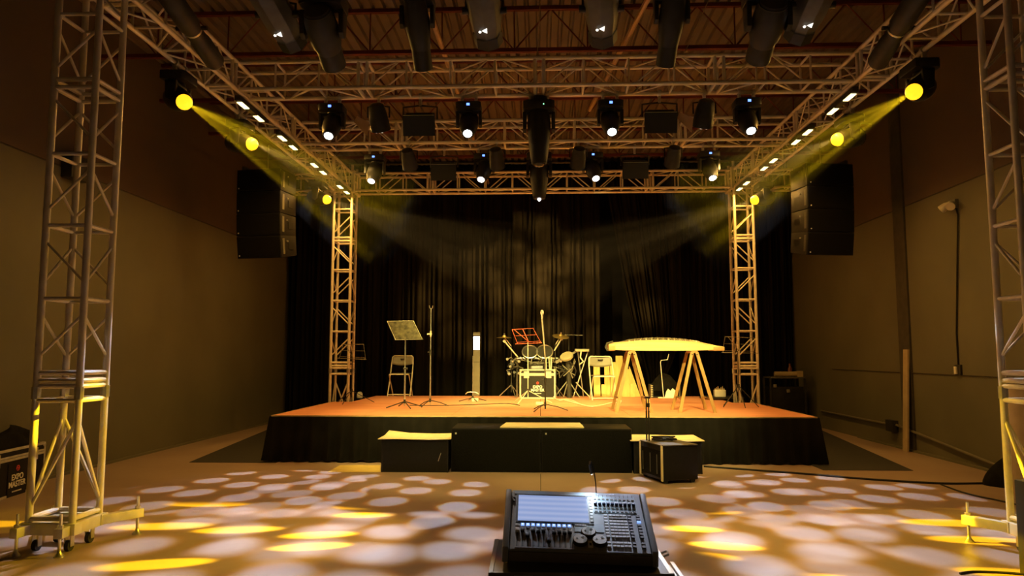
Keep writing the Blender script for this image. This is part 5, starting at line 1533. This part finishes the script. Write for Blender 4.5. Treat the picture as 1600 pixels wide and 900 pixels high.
# three round encoder wheels
for u, v in ((0.505, 0.14), (0.570, 0.27), (0.645, 0.14)):
    c = Vector((pu(u), pv_(v), 0.003))
    wl_ = MB().lathe(c, (0, 0, 1), [(0.034, 0), (0.034, 0.014), (0.031, 0.017), (0.030, 0.017)], 24).build('encoder_wheel', M_DARK, pan)
    MB().lathe(c, (0, 0, 1), [(0.031, 0.016), (0.030, 0.0185)], 24).build('wheel_cap', M_KEY, wl_)
    MB().lathe(c + Vector((0.012, 0.012, 0.0)), (0, 0, 1), [(0.007, 0.017), (0.0065, 0.0195)], 12).build('finger_dimple', M_BLACK, wl_)
    MB().lathe(c + Vector((-0.014, 0.002, 0.0)), (0, 0, 1), [(0.005, 0.017), (0.0045, 0.0195)], 12).build('finger_dimple', M_BLACK, wl_)
pbox('arrow_key', 0.560, 0.595, 0.055, 0.155, 0.004, M_KEY)
pbox('arrow_mark', 0.570, 0.585, 0.08, 0.12, 0.005, M_KEYD)
# upper right block: ten small faders in three rows of keys
for k in range(10):
    u = 0.648 + k * 0.0328
    pbox('level_mark', u - 0.002, u + 0.002, 0.915, 0.955, 0.003, M_KEYD)
    pbox('small_key', u - 0.010, u + 0.010, 0.865, 0.885, 0.004, M_GREYP)
    pbox('fader_slot', u - 0.008, u + 0.008, 0.74, 0.83, 0.0025, M_KEYD)
    MB().box((pu(u) - 0.008, pv_(0.77), 0.005), (pu(u) + 0.008, pv_(0.80), 0.014)).build('small_fader', mat('navy_knob', (0.03, 0.05, 0.12), 0.4), pan, 0.002)
    pbox('small_key', u - 0.011, u + 0.011, 0.70, 0.722, 0.004, M_GREYP)
    pbox('small_key', u - 0.011, u + 0.011, 0.645, 0.667, 0.004, M_KEYD)
# keypad rows
for r_ in range(11):
    v = 0.575 - r_ * 0.050
    if r_ == 8: continue
    pbox('function_key', 0.700, 0.725, v, v + 0.026, 0.005, M_KEY)
    for k in range(5):
        pbox('keypad_key', 0.738 + k * 0.027, 0.761 + k * 0.027, v, v + 0.026, 0.005, M_KEY if r_ not in (1,) else M_GREYP)
    pbox('function_key', 0.880, 0.906, v - 0.004, v + 0.024, 0.006, M_KEYD)
    pbox('function_key', 0.944, 0.972, v - 0.004, v + 0.024, 0.006, M_KEYD if r_ != 2 else M_BLUEKEY)

# gooseneck lamp on the console's back edge
bpy.context.view_layer.update()
gp = t.matrix_basis @ Vector((0.045, DEP + 0.02, ZB_ - 0.01))
g1 = on_y(927, 738, gp.y); g2 = on_y(924, 722, gp.y); g0 = on_y(932, 772, gp.y)
tg = thing('gooseneck_lamp', 'thin black gooseneck lamp rising behind the console', 'lamp', (g0.x, gp.y, gp.z))
off = Vector((g0.x, gp.y, gp.z))
MB().tube([(0, 0, -0.02), (g1 - off) * 0.5 + Vector((0.004, 0, 0)), g1 - off + Vector((0.002, 0, 0.02)), g2 - off + Vector((0.004, 0, -0.012)), g2 - off], 0.0032, 6).build('neck', M_BLACK, tg)
MB().cyl(g1 - off + Vector((-0.008, 0, -0.008)), g2 - off + Vector((-0.008, 0, -0.012)), 0.008, n=10).build('lamp_head', M_GREYH, tg)
MB().lathe(g2 - off + Vector((-0.006, 0, -0.010)), (0, 0, 1), [(0.006, 0), (0.006, 0.012), (0.003, 0.016)], 8).build('tip', M_STEEL, tg)
spot(tg, g1 - off + Vector((-0.008, -0.012, -0.006)), (-0.10, -0.75, -0.65), energy=2.1, color=(0.72, 0.88, 1.0), size=125, blend=0.9, radius=0.006)
MB().lathe(g1 - off + Vector((-0.008, -0.001, -0.009)), (0, -0.5, -0.85), [(0.006, 0), (0.004, 0.003)], 8).build('led', M_LEDW, tg)

# flight case under it
tc_ = thing('flight_case', 'black flight case with aluminium edges carrying the lighting console', 'flight case', (cen.x, cen.y, 0), math.atan2((fr_r - fr_l).y, (fr_r - fr_l).x))
w = CW + 0.055; zc = z_case - 0.001; D0, D1 = -0.075, DEP + 0.10
MB().box((-w + 0.004, D0 + 0.004, 0.10), (w - 0.004, D1 - 0.004, zc - 0.002)).build('case_body', M_CASE, tc_, smooth=False)
e = 0.022
def E2(a, b, m=M_ALUB): MB().box(a, b).build('edge_rail', m, tc_, 0.003, smooth=False)
E2((-w, D0, zc - e), (w, D0 + 0.012, zc), M_GREYH)
for sx in (-1, 1):
    xa, xb = (w - e, w) if sx > 0 else (-w, -w + e)
    E2((xa, D0 + 0.012, zc - e), (xb, D1, zc), M_ALUB if sx > 0 else M_GREYH); E2((xa, D0, 0.10), (xb, D0 + e, zc - e))
E2((-w + e, D1 - e, zc - e), (w - e, D1, zc))
for xx in (-0.62, 0.66):
    MB().box((xx * w - 0.04, D0 - 0.006, zc - 0.10), (xx * w + 0.04, D0, zc - 0.012)).cyl((xx * w - 0.02, D0 - 0.010, zc - 0.03), (xx * w + 0.02, D0 - 0.010, zc - 0.03), 0.008, n=8).build('butterfly_latch', M_STEEL, tc_)
# recess plate and side tray
MB().box((w, D0 - 0.01, zc - 0.12), (w + 0.09, D1 - 0.06, zc - 0.105)).build('side_ledge', M_ALUB, tc_, 0.003, smooth=False)
MB().box((w + 0.075, D0 - 0.01, zc - 0.16), (w + 0.095, D1 - 0.06, zc - 0.09)).build('side_ledge', M_ALUB, tc_, 0.003, smooth=False)
MB().tube([(w + 0.0, D1 - 0.16, zc - 0.05), (w + 0.05, D1 - 0.16, zc - 0.03), (w + 0.055, D1 - 0.10, zc - 0.03), (w, D1 - 0.10, zc - 0.05)], 0.006, 6).build('spring_handle', M_STEEL, tc_)
for sx in (-1, 1):
    for yy in (D0 + 0.08, D1 - 0.08):
        MB().cyl((sx * (w - 0.08) - 0.02, yy, 0.05), (sx * (w - 0.08) + 0.02, yy, 0.05), 0.05, n=14).build('castor_wheel', M_RUBBER, tc_)
#PART6

# ------------------------------------------------------------------ stage haze where the yellow beams cross it
M_HAZE = bpy.data.materials.new('stage_haze'); M_HAZE.use_nodes = True
_nt = M_HAZE.node_tree; _nt.nodes.clear()
_o = _nt.nodes.new('ShaderNodeOutputMaterial'); _v = _nt.nodes.new('ShaderNodeVolumeScatter')
_v.inputs['Density'].default_value = 0.008; _v.inputs['Anisotropy'].default_value = 0.2
_nt.links.new(_v.outputs[0], _o.inputs['Volume'])
wh = ['near', 'middle', 'far']
for p, d, near, i in HAZE:
    L = (2.6, 1.7, 4.0)[near]; ang = R((10.5, 12, 12)[near] + 1.0)
    o = MB().cyl(p + d * 0.04, p + d * L, 0.03, 0.03 + L * math.tan(ang), n=24).build('beam_haze', M_HAZE)
    tag(o, 'faint amber haze in the beam of the %s yellow head on the %s' % (wh[near], 'left' if i < 3 else 'right'), 'haze', 'haze in the yellow beams')
    o['kind'] = 'stuff'
